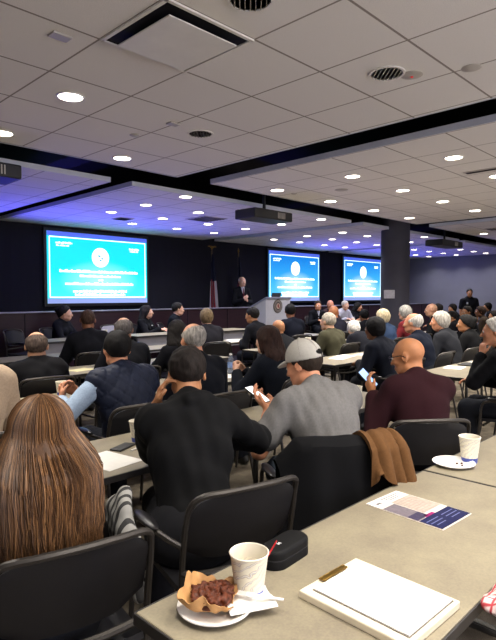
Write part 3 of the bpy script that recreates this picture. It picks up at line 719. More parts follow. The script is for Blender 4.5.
# chair prototype: moulded back in a tube frame, tube arms with oval pads
SHELL = mat('charcoal_chair_plastic', '#121114', .5, 0, .12, 40, .15, 400); TUBE = mat('chair_tube', '#3f3b37', .4, .6, .06, 20); PAD = mat('armrest_plastic', '#1c1b1d', .3, 0, .08, 20)
SHELLG = mat('light_grey_chair_plastic', '#8e8c92', .5, 0, .06, 40)
def chair_proto():
    o = bpy.data.objects.new('chair', None)
    def seatf(u, v):
        x = (u-.5)*.46; y = -.22+v*.45; r = abs(u-.5)*2
        return Vector((x*(1-.06*v), y, .452+.012*r*r-.02*max(0, v-.8)*5*.5+.02*max(0, .15-v)*4))
    obj('seat', grid_sheet(BM(), 12, 12, seatf, -.022), SHELL, o, True)
    def backf(u, v):
        a = (u-.5)*2; z = .60+v*.252; 
        rx = .222-(.03*max(0, (v-.8)/.2)**2)-(.03*max(0, (.12-v)/.12)**2)
        x = a*rx; y = -.255-.07*v+.045*a*a-.004
        z = z-.022*max(0, abs(a)-.55)**2*5*(1 if v > .5 else -1.0)*abs(v-.5)*2
        return Vector((x, y, z))
    obj('backrest', grid_sheet(BM(), 16, 10, backf, .016), SHELL, o, True)
    bm = BM(); tube(bm, [(-.235, -.215, .45), (-.235, -.225, .6), (-.232, -.262, .78), (-.205, -.30, .852), (-.1, -.334, .868), (0, -.342, .870), (.1, -.334, .868), (.205, -.30, .852), (.232, -.262, .78), (.235, -.225, .6), (.235, -.215, .45)], .0115, 8, 4)
    obj('back_frame', bm, TUBE, o, True)
    bm = BM(); tube(bm, [(-.235, -.215, .45), (-.16, -.245, .435), (0, -.26, .43), (.16, -.245, .435), (.235, -.215, .45)], .013, 8, 4); obj('seat_rail', bm, TUBE, o, True); bm = BM(); tube(bm, [(-.22, .2, .425), (.22, .2, .425)], .011); obj('front_rail', bm, TUBE, o, True); bm = BM(); tube(bm, [(-.236, -.222, .565), (-.2, -.245, .558), (-.1, -.262, .556), (0, -.268, .556), (.1, -.262, .556), (.2, -.245, .558), (.236, -.222, .565)], .013, 8, 3); obj('back_rail', bm, TUBE, o, True)
    for sg in (-1, 1):
        bm = BM(); tube(bm, [(sg*.235, -.215, .46), (sg*.24, -.26, .3), (sg*.25, -.32, .012)], .0115, 8, 4); obj('leg', bm, TUBE, o, True)
        bm = BM(); tube(bm, [(sg*.262, .27, .012), (sg*.262, .22, .4), (sg*.264, .2, .6), (sg*.264, .15, .645), (sg*.262, .05, .652), (sg*.25, -.12, .655), (sg*.236, -.235, .66)], .0115, 8, 4); tube(bm, [(sg*.262, .22, .425), (sg*.2, .2, .425)], .01); obj('leg', bm, TUBE, o, True)
        bm = BM(); bmesh.ops.create_uvsphere(bm, u_segments=16, v_segments=10, radius=1); bmesh.ops.transform(bm, matrix=Matrix.Translation((sg*.262, .06, .668)) @ Matrix.Diagonal((.028, .115, .014, 1)), verts=bm.verts); obj('armrest', bm, PAD, o, True)
    return o
CH0 = chair_proto()
def chair(x, y, yaw, label, base=0, pale=False):
    c = copy_tree(CH0); c.location = (x, y, base); c.rotation_euler = (0, 0, math.radians(yaw)); c.name = 'chair'
    if pale:
        for ch in c.children:
            if ch.name.startswith(('seat', 'backrest')) and 'rail' not in ch.name:
                ch.data = ch.data.copy(); ch.data.materials[0] = SHELLG
    return tag(c, label, 'chair', None, None) if False else tag(c, label, 'chair', 'tube-framed chairs in the rows')
T = table
T(.77, 2.36, .545, 'nearest grey table holding the plate of chili, magazine and paper pad')
T(2.372, 4.15, .545, 'grey table at the right edge holding the plate with crumbs')
T(.42, 2.2, 2.14, 'grey table in front of the long-haired woman with a phone and white paper')
T(2.21, 3.99, 2.14, 'grey table in front of the men in grey shirt and maroon sweater')
T(5.33, 7.1, 2.14, 'grey table right of the maroon sweater, its bare end showing')
T(7.11, 8.9, 2.14, 'grey table behind the man resting his chin on his hand')
T(1.2, 2.98, 3.74, 'grey table in front of the quilted vest with two paper cups')
T(2.99, 4.78, 3.74, 'grey table with the water bottle and white papers')
T(5.3, 7.08, 3.74, 'grey table with loose papers behind the grey cap')
T(7.09, 8.9, 3.74, 'grey table in front of the grey-haired men at the right')
T(1.5, 3.28, 5.27, 'grey table with yellowish paper in front of the balding man in black')
T(3.29, 5.07, 5.27, 'grey table beyond the water bottle')
T(5.9, 7.7, 5.27, 'grey table in front of the olive coat')
T(7.71, 9.5, 5.27, 'grey table in front of the denim jacket')
T(10.5, 12.3, 5.27, 'grey table in front of the far right cluster of people, left half')
T(12.31, 14.1, 5.27, 'grey table in front of the far right cluster of people, right half')
T(2.2, 3.98, 6.9, 'grey table beyond the broad dark-coated back at the left')
T(3.99, 5.78, 6.9, 'grey table with the small blue box')
T(6.0, 7.8, 6.9, 'grey table with white papers near the maroon panel')
T(7.81, 9.6, 6.9, 'grey table before the navy-suited back by the lectern')
for a, b, l in ((3.6, 4.85, 'pale panel table before the dark-haired woman under the wide screen'), (5.25, 6.35, 'pale panel table before the woman in black with a badge'), (6.9, 8.1, 'pale panel table before the man in profile'), (11.3, 12.75, 'pale panel table before the suited panelist'), (12.8, 14.2, 'pale panel table before the white-shirted panelist')):
    T(a, b, 7.73, l, STG, .74, WHITEP, 'pale panel tables at the front')
# ------------------------------------------------------------------ the audience
def Rz(a): a = math.radians(a); return np.array([[math.cos(a), -math.sin(a), 0], [math.sin(a), math.cos(a), 0], [0, 0, 1]])
FACE = {'man leaning forward in a black jacket': (-33, -4), 'woman with long brown hair': (-10, -12), 'man in the quilted vest': (-6, -8), 'balding grey-haired man': (-6, -8), 'balding man in black': (-10, -14),
 'balding man beyond the vest': (-10, -22), 'man in the grey T-shirt': (-24, 32), 'bald man in maroon': (-40, 46), 'woman with long dark brown hair': (0, 2), 'dark-haired person in dark clothes': (-2, -4), 'white-haired man in navy': (0, 8),
 'man in dark grey jacket': (0, 24), 'dark-haired woman in black': (0, 20), 'man resting his chin on his hand': (4, 14), 'woman with straight dark hair': (-10, -18), 'half-hidden bald person': (-8, -12), 'man in the olive coat': (0, -4),
 'white-haired person with bowed head': (-10, -10), 'person in the denim jacket': (-8, -6), 'bald man in black by the guard': (10, 26), 'broad man in the dark coat': (-14, -12), 'sandy-haired man in grey': (-14, -16), 'man leaning on papers': (0, 14),
 'man in the navy suit': (-14, -26), 'bald ruddy man': (-10, -24), 'man before the third screen': (-10, -20), 'person in the red top': (-6, -10)}
def sit(label, who, hx, hy, top, yaw=0, lean=14, side=0, slump=0, ch=True, cyaw=None, coff=.06, base=0, chlabel=None, pale=False, cpos=None, wt=None, **kw):
    if who in FACE:
        yaw, hyw = FACE[who]; kw['head'] = (hyw, *kw.get('head', (0, 0, 0))[1:]); cyaw = yaw if cyaw is None else cyaw
    L = math.radians(lean); off = .5*math.sin(L)+.15*math.sin(math.radians(lean+8+slump))+.03
    hip = V(hx, hy, 0)-Rz(yaw) @ V(math.sin(math.radians(side))*.55, off, 0)
    if wt:
        I = Rz(-yaw); kw['targets'] = {i: [tuple(I @ (V(*t[0])-V(hip[0], hip[1], base)))]+[tuple(I @ V(*q)) for q in t[1:]] for i, t in wt.items()}
    P = person(label, (hip[0], hip[1]), yaw, top, lean, side=side, slump=slump, base=base, **kw)
    P.M = Rz(yaw); P.o = V(hip[0], hip[1], base)
    if ch:
        cy = yaw if cyaw is None else cyaw; c = hip+Rz(cy) @ V(0, coff, 0)
        if cpos: c = V(cpos[0], cpos[1], 0)
        chair(c[0], c[1], cy, chlabel or ('black tube-framed chair under the '+who), base, pale)
    return P
def W(P, *p): return P.o+P.M @ V(*p)
NV, BK, CH = '#131722', '#101114', '#1d1d20'
# ---- first row of backs: woman with long hair
def long_hair(P):
    rs = random.Random(5); hc, HR, s = P.hc, P.HR, P.s
    yb = P.c[1]-.188                                   # hair hangs clear of the back
    def path(a, r, ln, jit=1):
        ca, sa = math.cos(a), math.sin(a); pts = []
        for th in (3, 22, 45, 68, 90):
            t = math.radians(th); pts.append(hc+HR @ (V(sa*(.090+r)*math.sin(t), -.018-ca*(.112+r)*math.sin(t), .03+(.098+r)*math.cos(t))*s))
        base = pts[-1]; w = max(0, ca)
        for t in (.18, .4, .65, .85, 1.0):
            flare = (.062*min(1, t/.35))*(1-.35*max(0, t-.5))
            x = base[0]+sa*flare; y0 = base[1]; yy = y0+(min(y0, yb-r*.8-.02*(1-abs(sa)))-y0)*min(1, t/.45)*(.25+.75*w) if ca > -.2 else y0+.02*t
            if ca <= -.2: yy = y0-.02*t
            pts.append(V(x+rs.uniform(-.006, .006)*jit*t*2, yy+rs.uniform(-.005, .003)*jit, base[2]-ln*t))
        return pts
    H = Field(.008)
    H.ell(hc+HR @ (V(0, -.018, .03)*s), V(.086, .107, .094)*s, HR, .02)
    for k in range(-8, 9):
        a = k*.21; pp = path(a, -.040, .33-.04*abs(math.sin(k*1.7)), 0); H.chain(pp[3:], [.026]*6+[.012], .02)
    H.cut(hc+HR @ (V(0, .05, .03)*s), HR @ V(0, 1, -.55))
    st = (1, 1, .12)
    tones = [mat('hair_dark', '#46301f', .5, 0, .3, 60, 0, 1, .35, stretch=st), mat('hair_mid', '#634429', .48, 0, .3, 60, 0, 1, .35, stretch=st), mat('hair_light', '#7d5a39', .46, 0, .25, 60, 0, 1, .35, stretch=st)]
    ho = npmesh('hair', H.solve(0, .003, 4, 2), mat('hair_base', '#4c3320', .6, 0, .4, 70, .4, 90, .3, stretch=(1, 1, .12)), P.body, 1)
    bm = BM()
    for i in range(1900):
        a = rs.uniform(-1.9, 1.9); clump = round(a*10)/10; a = a*.7+clump*.3
        mi = 0 if rs.random() < .38 else (1 if rs.random() < .66 else 2)
        tube(bm, path(a, rs.uniform(-.002, .012), rs.uniform(.26, .39)), lambda t: .0023*(1-.65*t), 4, 2, mi)
    obj('hair_strands', bm, tones, ho, True)
sit('woman with very long loose brown hair, seen from behind', 'woman with long brown hair', .765, 1.685, 1.20, -3, 3, head=(8, -4, 0), h=.009, hair=('custom', '#5a3d26'), jacket=('cardigan', '#241d1c'), fem=True, bulk=.86, extras=long_hair, cyaw=-12, cpos=(.79, 1.665), fold=.004,
    chlabel='black chair in front of the camera under the long-haired woman')
# ---- man in black jacket, hand to his head
def badge(P):
    p = P.nb+V(-.005, -.092, .004); bm = BM(); lathe(bm, [(0, .003), (.011, .003), (.013, 0)], 20, M=Matrix.Rotation(math.radians(70), 3, 'X').to_4x4()); obj('collar_badge', bm, mat('white_badge', '#cfcfcf', .5), P.body, True, tuple(p))
Pj = sit('man in black jacket leaning forward with his left hand at his head', 'man leaning forward in a black jacket', 1.595, 1.96, 1.305, 4, 19, slump=12, head=(22, 18, 3), h=.008, skinc='tan', hair=('short', '#1d1714', .010), jacket=('jacket', '#131314'), collar=True, bulk=1.0, extras=badge, cyaw=-14, cpos=(1.475, 1.655), fold=.010,
         targets={0: ((-.135, .30, 1.05), (.28, -.04, 1), (-.9, .25, .1), (-.15, .05, -1)), 1: ((.16, .50, .82), (-.5, .8, 0), (.2, .1, 1), (.9, -.2, -.1))}, curl=(.75, .5), trousers='#202024',
         chlabel='black tube-framed chair under the man leaning forward, its back facing us')
# ---- man in grey T-shirt and cap
def cap_on(P):
    hc, HR, s = P.hc, P.HR, P.s; q = lambda *p: hc+HR @ (V(*p)*s)
    H = Field(.006); H.ell(q(0, -.014, .040), V(.093, .112, .112)*s, HR, .01); H.cut(q(0, 0, .028), HR @ V(0, .10, -1))
    H2 = Field(.006); H2.ell(q(0, .10, .038), V(.074, .062, .012)*s, HR @ rotm(0, -14, 0), .01); H2.cut(q(0, .075, 0), HR @ V(0, -1, 0))
    cm = cloth('#aaa69e', .85, .06); dm = cloth('#141414')
    c = npmesh('cap', H.solve(), cm, P.body, 1); npmesh('brim', H2.solve(), cm, c, 1)
    S = Field(.005); S.ell(q(0, -.100, .048), V(.042, .030, .028)*s, HR, .005); npmesh('strap_opening', S.solve(), dm, c, 1)
    B = Field(.004); B.ell(q(0, -.014, .152), V(.011, .011, .007)*s, HR, .003); npmesh('button', B.solve(), cm, c, 0)
    bm = BM()
    for k in range(6):
        a = k*PI/3+.3; pts = [q(math.cos(a)*.0925*math.sin(t), -.014+math.sin(a)*.1135*math.sin(t), .040+.1125*math.cos(t)) for t in np.linspace(.05, 1.5, 10)]; tube(bm, [tuple(p) for p in pts], .0016, 5)
    obj('panel_seam', bm, cloth('#8f8b84'), c, True)
    B = Field(.006); B.ell(q(0, .045, -.075), V(.056, .052, .05)*s, HR, .02); B.cut(q(0, 0, -.045), HR @ V(0, .2, 1)); B.cut(q(0, .0, 0), HR @ V(0, -1, 0)); npmesh('beard', B.solve(0, .003, 5, 3), hairm('#3a2c22'), P.body, 1)
Pc = sit('man in grey T-shirt and pale cap bent over his phone', 'man in the grey T-shirt', 2.43, 1.90, 1.275, 10, 23, slump=12, head=(20, 18, 0), h=.009, skinc='ruddy', hair=('short', '#2a211a', .008), jacket=('t_shirt', '#6b6967'), bulk=1.12, short_sleeve=True, trousers='#39414c', extras=cap_on, cpos=(2.22, 1.645), cyaw=-33,
         wt={0: ((2.22, 2.01, .925), (-.25, .7, .6), (-.5, .2, -.8), (-.5, .1, -.8)), 1: ((2.38, 2.07, .90), (-.6, .6, .4), (.2, .4, -.9), (.7, -.2, -.7))}, curl=(.7, .7), fold=.010,
         chlabel='black chair with coats draped over it, under the man in the cap')
# ---- bald man in maroon
def specs(P):
    hc, HR, s = P.hc, P.HR, P.s; q = lambda *p: tuple(hc+HR @ (V(*p)*s)); bm = BM()
    for x in (-1, 1):
        pts = [q(x*.033+.024*math.cos(a), .114-abs(x*.033+.024*math.cos(a))*.18, .004+.017*math.sin(a)) for a in np.linspace(0, 2*PI, 20)]; tube(bm, pts, .0022, 6)
        tube(bm, [q(x*.056, .104, .010), q(x*.076, .07, .012), q(x*.086, .01, .012), q(x*.086, -.02, -.004)], .003, 6, 3)
    tube(bm, [q(-.010, .118, .008), q(0, .121, .011), q(.010, .118, .008)], .0022, 6, 2)
    obj('glasses', bm, mat('glasses_frame', '#101010', .3), P.body, True)
Pm = sit('bald man with glasses in a maroon sweater holding a phone', 'bald man in maroon', 3.24, 1.69, 1.28, 18, 15, slump=8, head=(14, 14, 0), h=.009, skinc='#b57a52', hair=('none', '#000'), jacket=('sweater', '#32131a'), bulk=1.0, trousers='#1a1b20', extras=specs, cpos=(3.04, 1.585), fold=.008,
         wt={0: ((3.06, 1.86, .915), (.05, .45, .85), (-.8, .5, -.1), (-.35, .0, -.8)), 1: ((3.27, 1.78, .93), (-.85, .5, .15), (.2, .2, 1), (.7, -.5, -.6))}, curl=(.8, .6),
         chlabel='black chair under the bald man in the maroon sweater')
# ---- right edge: man with chin on hands
sit('white-haired man in black resting his chin on his hand at the right edge', 'man resting his chin on his hand', 5.02, 1.80, 1.355, 10, 16, head=(20, 4, 0), h=.011, skinc='ruddy', hair=('short', '#b9b4ab'), jacket=('jacket', '#111114'), arms='chin_left', bulk=1.1, hs=1.04, curl=(1.2, .5))
# ---- second row
sit('person in beige sleeve leaning in at the left edge', 'person in beige', 1.06, 3.24, 1.45, -14, 12, skinc='fair', h=.012, hair=('short', '#4a3a2c'), jacket=('shirt', '#b59f86'), bulk=1.05)
Pv = sit('dark-haired man in quilted navy vest and pale blue sleeves, hands clasped', 'man in the quilted vest', 2.06, 3.30, 1.31, 12, 14, slump=6, head=(-6, 4, 0), h=.010, skinc='ruddy', hair=('short', '#0f0d0d', .012), jacket=('vest', '#1d2232', '#8fa0b4'), bulk=1.1, hs=1.04, coff=.10,
         targets={0: ((-.36, .30, .86), (.3, .4, .8), (-.6, .6, .2), (-.9, -.1, -.6)), 1: ((-.20, .42, .88), (-.8, .3, .5), (.3, .8, .3), (.8, -.2, -.6))}, curl=(1.0, 1.0))
sit('balding grey-haired man in dark jacket behind the man in black', 'balding grey-haired man', 2.72, 3.26, 1.345, 10, 16, head=(14, 4, 0), h=.011, skinc='ruddy', hair=('fringe', '#8d8880', .010), jacket=('jacket', '#12141d'), bulk=1.08, hs=1.06)
sit('woman with long dark brown hair in navy, hands raised on the table', 'woman with long dark brown hair', 3.66, 3.35, 1.27, 14, 14, head=(10, 3, 0), h=.011, skinc='fair', hair=('long', '#2b1a14', .022), jacket=('sweater', '#10151f'), fem=True, bulk=1.05, hs=1.04,
    targets={0: ((-.18, .40, .86), (.3, .6, .6), (-.6, .3, .3)), 1: ((-.06, .42, .86), (-.4, .5, .7), (.6, .3, .3))}, curl=(.9, .9))
sit('dark-haired person in dark clothes leaning on the table behind the maroon sweater', 'dark-haired person in dark clothes', 5.52, 3.35, 1.30, 12, 22, head=(16, 8, 0), h=.012, skinc='brown', hair=('full', '#0e0c0d', .018), jacket=('jacket', '#111521'), bulk=1.1, hs=1.06)
sit('balding white-haired man in navy jacket', 'white-haired man in navy', 6.46, 3.35, 1.335, 16, 16, head=(24, 4, 0), h=.012, skinc='ruddy', hair=('fringe', '#b6b1a8', .010), jacket=('jacket', '#161c2c'), bulk=1.08, hs=1.08)
sit('grey-haired man in dark grey jacket with head in profile', 'man in dark grey jacket', 7.24, 3.35, 1.335, 14, 16, head=(26, 5, 0), h=.012, skinc='ruddy', hair=('full', '#a7a196', .014), jacket=('jacket', '#232428'), bulk=1.1, hs=1.1)
sit('dark-haired woman in black near the grey-haired man in profile', 'dark-haired woman in black', 8.05, 3.35, 1.265, 16, 14, head=(36, 4, 0), h=.013, skinc='tan', hair=('bun', '#100e0d', .018), jacket=('jacket', '#131314'), fem=True, bulk=1.08, hs=1.05)
# ---- third row
sit('balding man in black at the left, nearest the lit table', 'balding man in black', 2.19, 4.87, 1.235, -2, 12, head=(2, 2, 0), h=.012, skinc='#b98a6c', hair=('fringe', '#4b3f38', .008), jacket=('jacket', '#101013'), bulk=1.12, hs=1.14)
sit('balding man with grey sides just beyond the quilted vest', 'balding man beyond the vest', 3.13, 4.88, 1.34, 2, 12, head=(-4, 3, 0), h=.012, skinc='#a57c63', hair=('fringe', '#55504e', .009), jacket=('jacket', '#12131a'), bulk=1.08, hs=1.08)
sit('woman with straight dark hair in black next to the grey balding head', 'woman with straight dark hair', 3.80, 4.85, 1.28, 6, 12, head=(-12, 4, 0), h=.012, skinc='fair', hair=('long', '#15110f', .018), jacket=('jacket', '#0f1016'), fem=True, hs=1.05)
sit('bald tan-headed person half hidden by the long-haired woman in navy', 'half-hidden bald person', 5.57, 4.9, 1.235, 8, 18, head=(10, 8, 0), skinc='tan', hair=('none', '#000'), jacket=('jacket', '#17181f'), hs=1.06)
sit('grey-haired man in an olive coat', 'man in the olive coat', 6.78, 4.93, 1.305, 20, 15, head=(14, 4, 0), h=.012, skinc='#b98f74', hair=('buzz', '#9a9284', .006), jacket=('coat', '#3d3b2c'), bulk=1.2, hs=1.18)
sit('white-haired person with bowed head beyond the olive coat', 'white-haired person with bowed head', 7.55, 5.0, 1.13, 10, 30, slump=10, head=(0, 30, 0), skinc='pale', hair=('full', '#c9c5be', .014), jacket=('jacket', '#1a1b24'))
sit('person with pale blond hair in a blue denim jacket', 'person in the denim jacket', 8.34, 4.9, 1.325, 10, 14, head=(10, 4, 0), skinc='fair', hair=('full', '#b5a687', .016), jacket=('jacket', '#27364f'), bulk=1.05, hs=1.12)
sit('bald man in black left of the standing guard', 'bald man in black by the guard', 10.23, 4.9, 1.41, 30, 12, head=(40, 4, 0), skinc='#b98a70', hair=('none', '#000'), jacket=('jacket', '#111217'), hs=1.1)
sit('dark-haired person low down beside the bald man in black', 'dark-haired person beside the bald man', 11.05, 4.9, 1.24, 14, 16, head=(20, 6, 0), skinc='tan', hair=('short', '#15110f'), jacket=('jacket', '#14151b'))
sit('dark-haired person leaning in front of the standing guard', 'person in front of the guard', 11.88, 4.9, 1.33, 24, 14, head=(40, 6, 0), skinc='tan', hair=('short', '#17120f'), jacket=('jacket', '#15161b'), hs=1.05)
sit('dark-haired person in brown right of the guard', 'person in brown right of the guard', 12.6, 4.88, 1.32, 14, 14, head=(20, 4, 0), skinc='brown', hair=('full', '#2b1c14', .012), jacket=('jacket', '#33281f'))
sit('dark-haired person in dark grey, lowest at the right edge', 'lowest person at the right edge', 13.25, 4.85, 1.21, 14, 14, head=(20, 4, 0), skinc='tan', hair=('full', '#1b1614', .014), jacket=('jacket', '#1e1e22'))
# ---- fourth row
sit('broad man in a dark coat seen from behind under the wide screen', 'broad man in the dark coat', 3.58, 6.4, 1.385, -4, 6, head=(-4, 2, 0), skinc='brown', hair=('buzz', '#3b2a22', .005), jacket=('coat', '#101118'), bulk=1.2, hs=1.12)
sit('sandy-haired man in a grey jacket in front of the flags', 'sandy-haired man in grey', 5.66, 6.45, 1.36, -4, 10, head=(-6, 3, 0), skinc='fair', hair=('full', '#6e5c43', .014), jacket=('jacket', '#232227'), bulk=1.1, hs=1.1)
sit('dark-haired man in black leaning on papers before the maroon panel', 'man leaning on papers', 6.73, 6.45, 1.36, 10, 20, head=(20, 8, 0), skinc='tan', hair=('short', '#14100e', .014), jacket=('suit_jacket', '#0f1016'), hs=1.1)
sit('dark-haired man in a navy suit in front of the lectern', 'man in the navy suit', 7.72, 6.45, 1.415, -4, 8, head=(-4, 2, 0), skinc='brown', hair=('short', '#0d0b0b', .012), jacket=('suit_jacket', '#121624'), bulk=1.18, hs=1.12)
sit('bald ruddy man in a slate jacket', 'bald ruddy man', 9.08, 6.45, 1.365, 20, 14, head=(10, 8, 0), skinc='#bb7a50', hair=('none', '#000'), jacket=('jacket', '#22222c'), bulk=1.18, hs=1.22)
sit('dark-haired man in black before the third screen', 'man before the third screen', 10.1, 6.4, 1.26, 10, 14, head=(10, 4, 0), skinc='brown', hair=('short', '#0d0b0b', .014), jacket=('suit_jacket', '#14151c'), bulk=1.1, hs=1.08)
sit('grey-haired person in a red top by the column', 'person in the red top', 9.33, 5.0, 1.375, 16, 12, head=(24, 4, 0), skinc='fair', hair=('full', '#9c9890', .016), jacket=('sweater', '#651d22'), hs=1.12, coff=.04)
sit('dark-haired person against the far grey wall, between two bald heads', 'person against the grey wall', 13.7, 6.4, 1.355, 14, 12, head=(20, 4, 0), skinc='tan', hair=('full', '#1a1513', .014), jacket=('jacket', '#15161c'), hs=1.08)
sit('dark-haired person bending down just left of the guard', 'person bending beside the guard', 14.6, 6.4, 1.34, 30, 20, head=(30, 10, 0), skinc='tan', hair=('full', '#17120f', .014), jacket=('jacket', '#101116'), hs=1.05)
sit('dark-haired person at the far right against the grey wall', 'person at the far right', 17.1, 6.4, 1.35, 14, 12, head=(20, 4, 0), skinc='tan', hair=('full', '#15110f', .014), jacket=('jacket', '#15161c'), hs=1.08)
# ---- people at the front
FG = 'people seated at the front tables'
sit('woman with dark hair in profile under the wide screen, leftmost at the front', 'dark-haired woman under the screen', 4.50, 8.78, 1.40, -150, 8, base=STG, head=(26, 4, 0), skinc='fair', hair=('bun', '#120f10', .014), jacket=('jacket', '#0f1119'), fem=True, hs=1.08, group=FG)
def wbadge(P):
    obj('name_badge', box(BM(), tuple(P.c+P.f*.150+V(-.06, 0, .03)), (.06, .012, .045), .004), mat('white_badge', '#cfcfcf', .5), P.body)
sit('woman in black with a white badge, in profile between pale chairs', 'woman with the white badge', 6.20, 8.78, 1.385, -150, 6, base=STG, head=(26, 0, 0), skinc='fair', hair=('long', '#151012', .014), jacket=('jacket', '#0e0f15'), fem=True, hs=1.06, group=FG, extras=wbadge)
sit('dark-haired man in profile looking towards the lectern', 'man in profile', 6.97, 8.78, 1.43, -140, 10, base=STG, head=(20, 4, 0), skinc='fair', hair=('short', '#15110f', .014), jacket=('jacket', '#10131c'), hs=1.08, group=FG)
def shirt_front(c, tie):
    def fn(P):
        T = Field(.010); a = P.sh+P.f*.06; b = P.c+P.f*.118-P.u*.06
        T.cap(P.nb+P.f*.05, P.c+P.f*.098, .035, .022, .01); npmesh('shirt_front', T.solve(.012), cloth(c, .8, .05), P.body, 1)
        if tie:
            T = Field(.008); T.cap(P.nb+P.f*.085-P.u*.01, P.c+P.f*.128-P.u*.04, .012, .02, .01); npmesh('necktie', T.solve(.004), cloth(tie), P.body, 1)
    return fn
sit('man in dark suit and white shirt facing us at the front table', 'suited panelist', 11.68, 8.78, 1.44, 150, 8, base=STG, head=(-10, 6, 0), skinc='ruddy', hair=('short', '#2a1f19', .012), jacket=('suit_jacket', '#12131a'), extras=shirt_front('#c9c9d0', None), hs=1.08, group=FG)
sit('bald ruddy panelist facing us at the front table', 'bald panelist', 12.34, 8.85, 1.455, 150, 8, base=STG, head=(-10, 8, 0), skinc='#b8795c', hair=('none', '#000'), jacket=('jacket', '#3a2a2c'), hs=1.1, group=FG)
sit('panelist in a white shirt leaning over the front table', 'panelist in a white shirt', 12.95, 8.78, 1.43, 160, 16, base=STG, head=(10, 10, 0), skinc='fair', hair=('buzz', '#a49c94', .006), jacket=('shirt', '#a8a6ad'), hs=1.08, group=FG)
sit('dark-haired woman with bare arms beside the white-shirted panelist', 'dark-haired woman panelist', 13.62, 8.78, 1.375, 170, 12, base=STG, head=(40, 10, 0), skinc='ruddy', hair=('long', '#100d0d', .014), jacket=('blouse', '#16161c'), fem=True, short_sleeve=True, hs=1.06, group=FG)
# ---- standing: presenter and guard
person('standing white-haired man in dark suit and tie behind the lectern, hands clasped', (9.80, 9.82), 165, 2.06, 2, head=(-6, 6, 0), base=.32, stand=True, h=.011, group='standing people', skinc='#c69a84', hair=('fringe', '#bdb8b0', .008), jacket=('suit_jacket', '#12131b'), trousers='#12131b', arms='clasp_stand', extras=shirt_front('#c9c9d0', '#5a2430'), hs=1.06, curl=(.9, .9))
def gbadge(P): obj('chest_badge', box(BM(), tuple(P.c+P.f*.140+V(.08, 0, .05)), (.05, .012, .06), .004), mat('silver_badge', '#b9b9b9', .4), P.body)
person('standing guard in a dark uniform against the grey wall', (16.5, 6.72), 125, 1.775, 0, head=(0, 4, 0), stand=True, h=.012, group='standing people', skinc='tan', hair=('short', '#14100e', .012), jacket=('uniform_shirt', '#121319'), trousers='#101116', arms='stand', extras=gbadge, bulk=1.1, short_sleeve=True)
# pale empty chairs at the front and an empty dark chair back
chair(5.63, 8.9, 180, 'light grey empty chair left of the woman with the white badge', STG, True)
chair(3.84, 8.8, -150, 'empty dark chair under the left edge of the wide screen', STG)
# ------------------------------------------------------------------ lectern, flags
o = thing('lectern', 'pale lectern with a round seal on its front', 'lectern', (10.22, 9.2, STG))
def lect(x0, x1, pts):
    bm = BM(); A = [bm.verts.new((x0, y, z)) for y, z in pts]; B = [bm.verts.new((x1, y, z)) for y, z in pts]
    bm.faces.new(A); bm.faces.new(B[::-1])
    for i in range(len(pts)): j = (i+1) % len(pts); bm.faces.new((A[j], A[i], B[i], B[j]))
    bmesh.ops.recalc_face_normals(bm, faces=bm.faces); return bm
LP = mat('lectern_paint', '#bcbabc', .5, 0, .04, 6)
obj('body', lect(-.46, .46, [(-.28, .05), (-.28, 1.36), (.28, 1.10), (.28, .05)]), LP, o)
obj('top', lect(-.48, .48, [(-.31, 1.36), (-.31, 1.40), (.31, 1.125), (.31, 1.085)]), mat('lectern_top', '#8f90a0', .45, 0, .04, 6), o)
obj('plinth', box(BM(), (0, 0, .025), (.98, .6, .05)), DARK, o)
sm = lathe(BM(), [(0, 0), (.165, 0), (.17, .006), (.165, .012), (0, .012)], 48, M=Matrix.Rotation(PI/2, 3, 'X').to_4x4()); se = obj('seal', sm, mat('seal_ring', '#3b2c24', .5), o, False, (-.02, -.281, 1.17))
for nm, r, c, y in (('seal_band', .148, '#8c8378', -.014), ('seal_field', .1, '#2b2426', -.016), ('seal_disc', .075, '#b9a08c', -.018)):
    obj(nm, lathe(BM(), [(0, 0), (r, 0)], 40, M=Matrix.Rotation(PI/2, 3, 'X').to_4x4()), mat(nm, c, .5), se, False, (0, y, 0))
bm = BM()
for k in range(18): a = k*2*PI/18; box(bm, (.124*math.cos(a), -.016, .124*math.sin(a)), (.024, .002, .013), 0, 0, 0, 0, -a+PI/2)
obj('seal_lettering', bm, mat('seal_dark', '#2a2320', .5), se)
bm = BM(); box(bm, (0, -.020, .01), (.05, .002, .07)); box(bm, (.025, -.020, -.03), (.04, .002, .03)); obj('seal_emblem', bm, mat('seal_red', '#8a2a22', .5), se)
o = thing('laptop', 'dark laptop on the lectern top', 'laptop', (10.27, 9.16, STG+1.265))
obj('base', box(BM(), (0, 0, 0), (.34, .24, .02), .004, 0, math.radians(-24)), BLK, o); obj('screen_lid', box(BM(), (0, -.12, .14), (.34, .015, .2), .004, 0, math.radians(18)), BLK, o)
